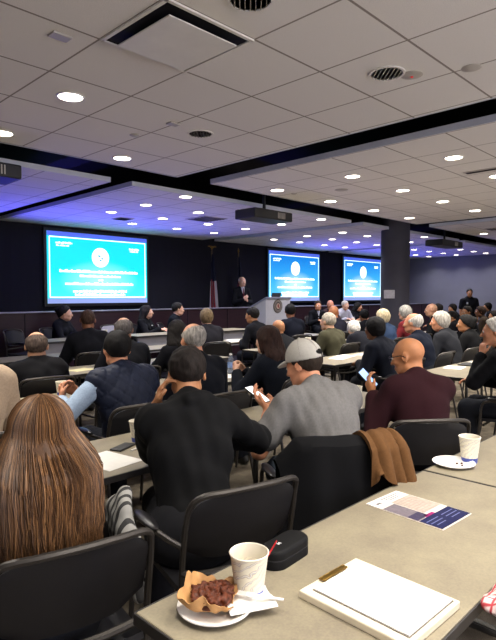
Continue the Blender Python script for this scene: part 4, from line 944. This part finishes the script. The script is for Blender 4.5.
def flag(x, y, label, us):
    o = thing('flag', label, 'flag', (x, y, .32)); 
    obj('pole', tube(BM(), [(0, 0, .03), (0, 0, 2.38)], .016, 10), mat('flag_pole', '#5b4a2a', .35, .4), o, True)
    obj('base', lathe(BM(), [(0, 0), (.15, 0), (.15, .02), (.05, .05), (.02, .06), (0, .06)], 24), mat('brass', '#8a6d33', .35, .9), o, True)
    bm = BM()
    if us:
        box(bm, (0, 0, 2.44), (.03, .03, .09), .008)
        for sg in (-1, 1): grid_sheet(bm, 5, 3, lambda u, v, sg=sg: Vector((sg*u*.13, -.01, 2.46+.03*math.sin(u*2.5)-v*.05*(1-u*.5))), .01)
    else: lathe(bm, [(.008, 2.38), (.02, 2.41), (.025, 2.43), (.0, 2.52)], 10)
    obj('finial', bm, mat('brass', '#8a6d33', .35, .9), o, True)
    def fn(u, v):
        a = u*8*PI; R = .03+.10*v**.8; ph = PI*.75+u*PI*1.3
        r = R*(.62+.38*math.sin(a+v*1.4)); return Vector((r*math.cos(ph)*1.25+.02*v, -r*abs(math.sin(ph))*.9-.02, 2.28-1.35*v-.12*math.sin(u*PI)*v))
    if us:
        mfn = lambda u, v: (2 if (v < .44) else (0 if int(u*13) % 2 == 0 else 1)); ms = [cloth('#64202a', .8), cloth('#827c84', .8), cloth('#10142c', .8)]
    else: mfn = lambda u, v: (0 if v < .5 else 1); ms = [cloth('#15162a', .7), cloth('#4e1c2a', .7)]
    obj('cloth', grid_sheet(bm := BM(), 52, 22, fn, 0, 0, mfn), ms, o, True)
flag(8.98, 10.0, 'striped red and white flag draped on a pole left of the presenter', True); flag(10.02, 10.12, 'dark flag on a pole behind the presenter', False)
# ------------------------------------------------------------------ things on the tables
def cup_mat():
    m, t, b = nt('patterned_paper_cup'); tc = N(t, 'ShaderNodeTexCoord'); sx = N(t, 'ShaderNodeSeparateXYZ'); t.links.new(tc.outputs['Object'], sx.inputs[0])
    w = N(t, 'ShaderNodeTexWave', Scale=24.0, Distortion=7.0, Detail=2.0); w.wave_type = 'RINGS'; w.rings_direction = 'SPHERICAL'; w.inputs['Detail Scale'].default_value = 1.2
    mp = N(t, 'ShaderNodeMapping'); mp.inputs['Location'].default_value = (.03, .05, -.02); t.links.new(tc.outputs['Object'], mp.inputs['Vector']); t.links.new(mp.outputs['Vector'], w.inputs['Vector'])
    r = N(t, 'ShaderNodeValToRGB'); e = r.color_ramp.elements; cr = rgb('#e3dcc6'); e[0].color = (*cr, 1); e[1].color = (*cr, 1)
    for p, c in ((.70, '#e3dcc6'), (.78, '#b59a6c'), (.86, '#e3dcc6'), (.91, '#7d84b4'), (.97, '#e3dcc6')): k = e.new(p); k.color = (*rgb(c), 1)
    t.links.new(w.outputs['Fac'], r.inputs['Fac'])
    lt = N(t, 'ShaderNodeMath', operation='LESS_THAN'); t.links.new(sx.outputs[2], lt.inputs[0]); lt.inputs[1].default_value = .026
    mx = N(t, 'ShaderNodeMixRGB'); mx.inputs['Color2'].default_value = (*rgb('#3b4a9c'), 1); t.links.new(lt.outputs[0], mx.inputs['Fac']); t.links.new(r.outputs['Color'], mx.inputs['Color1'])
    t.links.new(mx.outputs['Color'], b.inputs['Base Color']); b.inputs['Roughness'].default_value = .5; return m
CUPM = cup_mat(); PAPER = mat('white_paper', '#e4e1da', .75, 0, .03, 30); CREAM = mat('cup_paper', '#ddd6c4', .6, 0, .03, 30)
def cup(x, y, label, z=TH, h=.118, r=.047, group=None, drink=None):
    o = thing('paper_cup', label, 'cup', (x, y, z), random.uniform(0, 6), group)
    obj('wall', lathe(BM(), [(r*.70, .0), (r, h), (r-.0015, h), (r*.70-.0015, .006), (0, .006)], 40), CUPM, o, True)
    obj('rim', lathe(BM(), [(r-.002, h-.002), (r+.0015, h-.002), (r+.0022, h+.001), (r, h+.003), (r-.002, h+.001), (r-.002, h-.002)], 40), CREAM, o, True)
    obj('inside', lathe(BM(), [(0, h*.12), (r*.72, h*.12), (r-.0022, h)], 40), CREAM, o, True)
    return o
C1 = cup(1.03, 1.003, 'tall patterned paper cup holding a red stirrer beside the plate of chili', h=.122, r=.052)
st = obj('stirrer', tube(BM(), [(-.012, .012, -.085), (.048, -.034, .040)], .003, 6, 0, 0, .6), mat('red_plastic', '#c2202a', .35), None, True, (1.03+.012, 1.003-.012, TH+.108)); tag(st, 'red plastic stirrer leaning in the tall paper cup', 'stirrer')
cup(2.635, 1.06, 'patterned paper cup beside the plate with crumbs at the right', h=.125, r=.05)
cup(1.735, 2.56, 'patterned paper cup beside the phone, left of the black jacket', h=.115, r=.05)
cup(3.56, 2.31, 'paper cup between the grey T-shirt and the maroon sweater', h=.12, r=.045)
cup(2.13, 4.25, 'paper cup behind the clasped hands of the vest man', h=.11)
cup(2.93, 4.22, 'crumpled white cup at the right shoulder of the quilted vest', h=.09, r=.05)
cup(7.2, 5.62, 'white paper cup standing above the button of the grey cap', h=.125, r=.05)
cup(7.3, 7.2, 'small white cup beside papers in front of the maroon panel', h=.10, r=.045)
cup(4.85, 8.12, 'white cup on the pale front table below the wide screen', STG+.74, .11, .055)
def flat(name, x, y, w, d, rz, label, cat, z=TH, th=.0015, m=None):
    o = obj(name, box(BM(), (0, 0, th/2), (w, d, th)), m or PAPER, None, False, (x, y, z), rz); return tag(o, label, cat)
flat('paper_sheet', 1.42, 2.36, .216, .28, .15, 'white paper beside the long brown hair, at the table edge', 'paper')
flat('paper_sheet', 3.78, 4.02, .28, .22, .1, 'white paper in front of the water bottle', 'paper'); flat('paper_sheet', 4.05, 3.92, .28, .216, -.2, 'white paper under the hands of the woman in navy', 'paper')
flat('paper_sheet', 6.2, 4.2, .3, .216, .2, 'large loose paper on the table behind the grey cap', 'paper'); flat('paper_sheet', 6.6, 4.12, .3, .216, -.1, 'second loose paper right of the one behind the cap', 'paper'); flat('notepad', 5.9, 4.1, .28, .2, .3, 'white notepad nearest the olive coat', 'notepad', TH, .008)
flat('paper_sheet', 3.02, 5.56, .28, .2, .2, 'yellowish paper on the blue-lit table at the left', 'paper', m=mat('yellow_paper', '#cfc79a', .75))
flat('paper_sheet', 6.05, 2.62, .28, .2, .2, 'white paper at the bare end of the right-hand table', 'paper'); flat('paper_sheet', 6.75, 2.60, .28, .2, -.15, 'white paper beyond the dark folder on the right table', 'paper')
flat('folder', 6.42, 2.58, .3, .22, .1, 'dark folder between two white papers on the right table', 'folder', TH, .012, BLK)
flat('paper_sheet', 6.9, 7.15, .28, .216, .1, 'white paper in front of the leaning man before the maroon panel', 'paper'); flat('paper_sheet', 7.15, 7.35, .28, .216, -.3, 'white paper beside the small cup before the maroon panel', 'paper')
o = obj('tissue_box', box(BM(), (0, 0, .05), (.22, .12, .1), .006), mat('blue_card', '#1d55a8', .5), None, False, (4.85, 7.25, TH)); tag(o, 'small blue box on the table under the wide screen', 'box')
# phones
def phone(loc, rot, label, lit):
    o = thing('phone', label, 'phone', tuple(loc)); o.rotation_euler = rot
    obj('case', box(BM(), (0, 0, 0), (.072, .148, .009), .004), BLK, o)
    if lit: obj('screen', box(BM(), (0, 0, .0052), (.066, .14, .001)), emis('phone_screen', lit[0], lit[1]), o)
    return o
phone((1.60, 2.505, TH+.0048), (0, 0, -1.15), 'black phone lying on the table left of the black jacket', None)
o = thing('pen', 'white pen lying beside the black phone', 'pen', (1.645, 2.43, TH+.005), -1.25)
obj('barrel', tube(BM(), [(0, -.06, 0), (0, .06, 0)], .0045, 8), PAPER, o, True); obj('tip', tube(BM(), [(0, .06, 0), (0, .072, 0)], lambda t: .0042-.003*t, 8), BLK, o, True)
def look_at_rot(P, i, tilt, twist):
    return (math.radians(tilt), 0, math.radians(twist))
a = W(Pc, *Pc.hands[0][0])
phone(a+V(-.012, .075, .075), (math.radians(30), math.radians(0), math.radians(10)), 'phone with a white screen held by the man in the cap', ('#f3f2f4', 1.0))
a = W(Pm, *Pm.hands[0][0])
phone(a+V(.035, .06, .095), (math.radians(52), math.radians(-20), math.radians(5)), 'phone with a pale blue screen held by the bald man in maroon', ('#8fb4e8', .8))
# bottle
o = thing('water_bottle', 'clear plastic water bottle on the table behind the black jacket', 'bottle', (3.97, 4.13, TH))
pl, t_, b_ = nt('clear_plastic'); b_.inputs['Base Color'].default_value = (*rgb('#aeb9cc'), 1); b_.inputs['Roughness'].default_value = .12; b_.inputs['Transmission Weight'].default_value = .75; b_.inputs['IOR'].default_value = 1.15
obj('body', lathe(BM(), [(0, 0), (.030, 0), (.033, .006), (.033, .06), (.031, .075), (.033, .09), (.033, .135), (.026, .165), (.013, .185), (.013, .2), (0, .2)], 24), pl, o, True)
obj('label_band', lathe(BM(), [(.0336, .065), (.0336, .125)], 24), mat('bottle_label', '#6f86b4', .5), o, True); obj('screw_cap', lathe(BM(), [(0, .212), (.0145, .212), (.0155, .21), (.0155, .196), (.013, .196)], 20), PAPER, o, True)
# plate of chili in a kraft paper boat
def plate_(x, y, r, label):
    return tag(obj('paper_plate', lathe(BM(), [(0, .0), (r*.68, .0), (r*.76, .004), (r*.95, .014), (r, .015), (r*.995, .018), (r*.94, .017), (r*.74, .007), (r*.66, .003), (0, .003)], 56), PAPER, None, True, (x, y, TH)), label, 'plate')
plate_(.923, 1.023, .098, 'white paper plate under the chili in a brown wrapper'); plate_(2.535, 1.095, .098, 'empty white paper plate with dark crumbs at the right')
KR = mat('kraft_paper', '#b98a55', .65, 0, .18, 30, .4, 60)
rs = random.Random(4)
ph = [rs.uniform(0, 6) for _ in range(6)]
def boat(u, v):
    a = u*2*PI; sq = 1+.10*math.cos(4*a+.6)+.12*max(0, math.cos(a-2.9))**3*v
    r = (.018+.050*v**.6)*sq*(1+.05*math.sin(9*a+ph[0])*v)
    lift = .008+.044*v**1.6*(1+.45*math.cos(a-2.2)+.22*math.sin(3*a+ph[2])+.10*math.sin(7*a+ph[3])+.05*math.sin(17*a))+.004*math.sin(11*a+v*5)*v
    return Vector((r*math.cos(a)*1.12, r*math.sin(a)*.96, lift))
bm = BM(); grid_sheet(bm, 72, 12, boat); bmesh.ops.remove_doubles(bm, verts=bm.verts, dist=1e-5)
bt = bm.verts.new((0, 0, .010)); 
ring = sorted([v for v in bm.verts if v is not bt and any(e.is_boundary for e in v.link_edges) and v.co.to_2d().length < .03], key=lambda v: math.atan2(v.co.y, v.co.x))
for i in range(len(ring)):
    try: bm.faces.new((bt, ring[i], ring[(i+1) % len(ring)]))
    except Exception: pass
bm.normal_update(); bmesh.ops.solidify(bm, geom=bm.faces[:], thickness=.0012)
wr = obj('food_wrapper', bm, KR, None, True, (.915, 1.03, TH+.003)); tag(wr, 'crumpled brown paper wrapper around the chili', 'wrapper')
Fl = Field(.0035)
Fl.ell((0, -.004, .03), (.056, .05, .018), None, .01)
for k in range(110):
    a = rs.uniform(0, 2*PI); r = .054*math.sqrt(rs.random()); p = V(r*math.cos(a)*1.05, r*math.sin(a)*.9-.004, .044+rs.uniform(-.006, .016)*(1-r/.07)); d = nrm(V(rs.uniform(-1, 1), rs.uniform(-1, 1), rs.uniform(-.3, .6)))*rs.uniform(.004, .011)
    Fl.cap(p-d, p+d, rs.uniform(.0028, .0055), rs.uniform(.002, .004), .003)
ch_ = npmesh('chili', Fl.solve(0, .0012, 8, 4), mat('chili', '#53250f', .6, 0, .6, 120, .3, 200, .3), None, 0, (.915, 1.03, TH+.004)); tag(ch_, 'reddish brown chili heaped in the brown paper wrapper', 'food')
bm = BM(); grid_sheet(bm, 18, 14, lambda u, v: Vector(((u-.5)*.125, (v-.5)*.11, .019+.006*math.sin(u*7+1)*math.sin(v*6)+.004*u)), .001); nk = obj('napkin', bm, PAPER, None, True, (.992, .968, TH), math.radians(-30)); tag(nk, 'white paper napkin tucked between the plate and the tall cup', 'napkin')
o = thing('fork', 'white plastic fork lying across the napkin on the plate', 'fork', (1.0, .955, TH+.034), math.radians(-62))
obj('handle', box(BM(), (.035, 0, 0), (.085, .009, .004), .0015), PAPER, o)
bm = BM(); box(bm, (-.012, 0, 0), (.022, .02, .004), .0015)
for k in range(4): box(bm, (-.034, -.0085+k*.00567, 0), (.026, .003, .003))
obj('head', bm, PAPER, o)
for i, (dx, dy) in enumerate(((.0, .01), (.018, -.005), (-.012, -.02))):
    Fc = Field(.003); Fc.ell((0, 0, .004), (.009-i*.002, .006, .004), None, .003); Fc.ell((.007, .003, .003), (.005, .004, .003), None, .003)
    tag(npmesh('crumb', Fc.solve(), mat('chili', '#53250f', .6, 0, .6, 120, .3, 200, .3), None, 0, (2.55+dx, 1.075+dy, TH+.002)), 'dark food crumb on the empty white plate', 'crumb', 'crumbs on the empty plate')
# black case
o = thing('glasses_case', 'black rounded zip case beside the tall paper cup', 'case', (1.262, 1.075, TH), math.radians(4))
def stad(L, Wd, n=14): return [(L/2-Wd/2+Wd/2*math.cos(a), Wd/2*math.sin(a)) for a in np.linspace(-PI/2, PI/2, n)]+[(-L/2+Wd/2+Wd/2*math.cos(a), Wd/2*math.sin(a)) for a in np.linspace(PI/2, 3*PI/2, n)]
CM = mat('case_fabric', '#060607', .7, 0, .1, 60, .2, 500, .2)
obj('shell', prism(BM(), stad(.19, .088), 0, .026, .002), CM, o, True); obj('lid', prism(BM(), stad(.19, .088), .030, .056, .012), CM, o, True)
obj('zip', prism(BM(), stad(.186, .084), .026, .030), mat('zip_tape', '#26262a', .5), o, True)
bm = BM(); box(bm, (-.035, .0, .0564), (.0025, .011, .0006)); box(bm, (-.030, .0, .0564), (.0025, .008, .0006)); box(bm, (-.025, 0, .0564), (.0025, .011, .0006)); obj('logo_mark', bm, mat('white_badge', '#cfcfcf', .5), o)
# storage clipboard with paper
o = thing('clipboard', 'cream paper pad box with a metal clip and blank white sheets', 'clipboard', (1.242, .735, TH), math.radians(-2.0))
CB = mat('cream_board', '#d9cdb4', .6, 0, .04, 30)
obj('tray', box(BM(), (0, 0, .011), (.262, .325, .022), .004), CB, o)
pp = obj('paper_stack', box(BM(), (.006, -.008, .0245), (.216, .282, .005), .0008), PAPER, o); obj('page_edge', box(BM(), (.006, -.008, .0225), (.222, .288, .0014)), mat('page_edge', '#5a5248', .7), o)
bm = BM(); box(bm, (0, .145, .029), (.11, .018, .003), .001); tube(bm, [(-.055, .153, .028), (.055, .153, .028)], .003, 8); obj('clip', bm, mat('brass', '#8a6d33', .35, .9), o, True)
# brochure
o = thing('brochure', 'printed brochure with navy panels lying on the near table', 'brochure', (1.908, .962, TH), math.radians(-3.5))
pg = obj('page', box(BM(), (0, 0, .0015), (.212, .322, .003)), mat('brochure_paper', '#cfc6bb', .45), o)
def blk(nm, x, y, w, d, c, z=.0033): obj(nm, box(BM(), (x, y, z), (w, d, .0006)), mat(nm, c, .65, 0, .15, 60, spec=.2), pg)
blk('header_panel', 0, .135, .208, .05, '#e0dbd6'); blk('photo_panel', -.065, .01, .078, .15, '#6a6268'); blk('beige_panel', .04, .03, .125, .14, '#a89a8e'); blk('navy_panel', 0, -.112, .208, .09, '#161a42'); blk('magenta_panel', -.02, -.06, .06, .014, '#8d2260', .0036); blk('dark_photo', -.065, -.04, .076, .042, '#39334a', .0036)
bm = BM(); r2 = random.Random(2)
for k in range(9): box(bm, (.035-r2.uniform(0, .012), .095-k*.016, .0040), (.10-r2.uniform(0, .025), .0035, .0004))
obj('text_lines', bm, mat('text_ink', '#94867c', .6), pg)
bm = BM(); text = [(-.08, .125), (-.07, .125), (-.06, .125)]
for x, y in text: box(bm, (x, y, .0040), (.007, .012, .0004))
for k in range(3): box(bm, (.02, .142-k*.012, .0040), (.11-.02*k, .004, .0004))
obj('header_letters', bm, mat('black_ink', '#1c1a1c', .6), pg)
bm = BM()
for k in range(3):
    for j in range(2): box(bm, (-.055+j*.105, -.092-k*.018, .0040), (.08-.02*(k == 2), .004, .0004))
obj('white_text', bm, mat('white_ink', '#5f648c', .6), pg)
# coats over the chair of the man in the cap, scarf and plaid cloth
ccx, ccy, ca = 2.22, 1.645, -33
def drape(x0, x1, zf, zb, ridge=.905, seed=1, sag=0, amp=.012, th=.02, yo=0):
    r = random.Random(seed); p = [r.uniform(0, 6) for _ in range(4)]; nz = lambda u, v: math.sin(u*11+p[0]+v*2)*.6+math.sin(u*23+p[1]-v*3)*.4
    def fn(u, v):
        x = x0+(x1-x0)*u; back = -.345+.045*(x/.22)**2; e = max(0, abs(x)-.22); rz_ = ridge-1.0*e-sag*e
        if v < .25: t = v/.25; y = back+.06-.01*t; z = zf+(rz_-.012-zf)*t
        elif v < .42: t = (v-.25)/.17; y = back+.05-.10*t; z = rz_-.012+.022*math.sin(PI*t)
        else: t = (v-.42)/.58; zz = zb+.035*math.sin(u*5+p[2])+.02*math.sin(u*13+p[3]); y = back-.05-.035*t; z = rz_-.012+(min(zz, rz_-.1)-rz_)*t; x = x*(1+.12*t)
        return Vector((x+amp*.6*nz(u+.3, v)*v, y+yo*min(1, max(0, (v-.3)/.2))-amp*nz(u, v)*(.3+v), z+amp*.35*nz(u+.5, v)))
    return grid_sheet(BM(), 60, 36, fn, th)
ct = obj('coat', drape(-.30, .29, .66, .50, .898, 5, .35, .016, .022), cloth('#0e0e11'), None, True, (ccx, ccy, 0), math.radians(ca)); tag(ct, 'black coat draped over the chair of the man in the cap', 'coat')
ct = obj('jacket', drape(.05, .255, .82, .745, .915, 9, -.3, .022, .02, -.05), cloth('#5a3d22'), None, True, (ccx, ccy, 0), math.radians(ca)); tag(ct, 'tan brown jacket slung on the chair beside the black coat', 'jacket')
G = Field(.008); G.cap((.262, -.02, .705), (.262, .16, .715), .030, .03, .02); G.cap((.255, .0, .74), (.275, .13, .78), .035, .042, .03); G.cap((.262, .02, .80), (.285, .10, .83), .02, .028, .03)
for y in (0, .07, .14): G.cap((.275, y, .70), (.31, y+.01, .48), .026, .03, .03); G.cap((.25, y, .70), (.225, y, .60), .02, .02, .02)
sc_m, t_, b_ = nt('striped_fabric'); tc = N(t_, 'ShaderNodeTexCoord'); wv = N(t_, 'ShaderNodeTexWave', Scale=9.0, Distortion=.6); wv.bands_direction = 'Y'; t_.links.new(tc.outputs['Object'], wv.inputs['Vector'])
rp = N(t_, 'ShaderNodeValToRGB'); rp.color_ramp.interpolation = 'CONSTANT'; rp.color_ramp.elements[0].color = (*rgb('#8b8983'), 1); rp.color_ramp.elements[1].color = (*rgb('#2a2928'), 1); rp.color_ramp.elements[1].position = .6
t_.links.new(wv.outputs['Fac'], rp.inputs['Fac']); t_.links.new(rp.outputs['Color'], b_.inputs['Base Color']); b_.inputs['Roughness'].default_value = .9
tag(npmesh('scarf', G.solve(0, .006, 1.2, 3), sc_m, None, 1, (.79, 1.665, 0), math.radians(-12)), 'grey scarf with dark stripes over the armrest by the long hair', 'scarf')
G = Field(.006); G.ell((0, 0, .008), (.075, .055, .018), None, .02); G.ell((.03, -.05, .0), (.08, .06, .05), None, .03); G.cap((-.05, -.02, .015), (.08, .03, .02), .02, .018, .02)
pk, t_, b_ = nt('plaid_fabric'); tc = N(t_, 'ShaderNodeTexCoord')
w1 = N(t_, 'ShaderNodeTexWave', Scale=14.0, Distortion=1.5); w2 = N(t_, 'ShaderNodeTexWave', Scale=11.0, Distortion=1.5); w2.bands_direction = 'Y'
for w_n in (w1, w2): t_.links.new(tc.outputs['Object'], w_n.inputs['Vector'])
mm = N(t_, 'ShaderNodeMath', operation='MAXIMUM'); t_.links.new(w1.outputs['Fac'], mm.inputs[0]); t_.links.new(w2.outputs['Fac'], mm.inputs[1])
rp = N(t_, 'ShaderNodeValToRGB'); e = rp.color_ramp.elements; e[0].color = (*rgb('#d9c3c0'), 1); e[0].position = .7; e[1].color = (*rgb('#a8323c'), 1); e[1].position = .97; t_.links.new(mm.outputs[0], rp.inputs['Fac'])
t_.links.new(rp.outputs['Color'], b_.inputs['Base Color']); b_.inputs['Roughness'].default_value = .9
tag(npmesh('cloth_bag', G.solve(0, .006, 2, 6), pk, None, 1, (1.475, .492, TH-.01)), 'pink and white patterned cloth at the lower right table edge', 'cloth')
bpy.data.objects.remove(CH0) if False else None
for c_ in list(CH0.children): bpy.data.objects.remove(c_)
bpy.data.objects.remove(CH0)
bpy.context.view_layer.update()
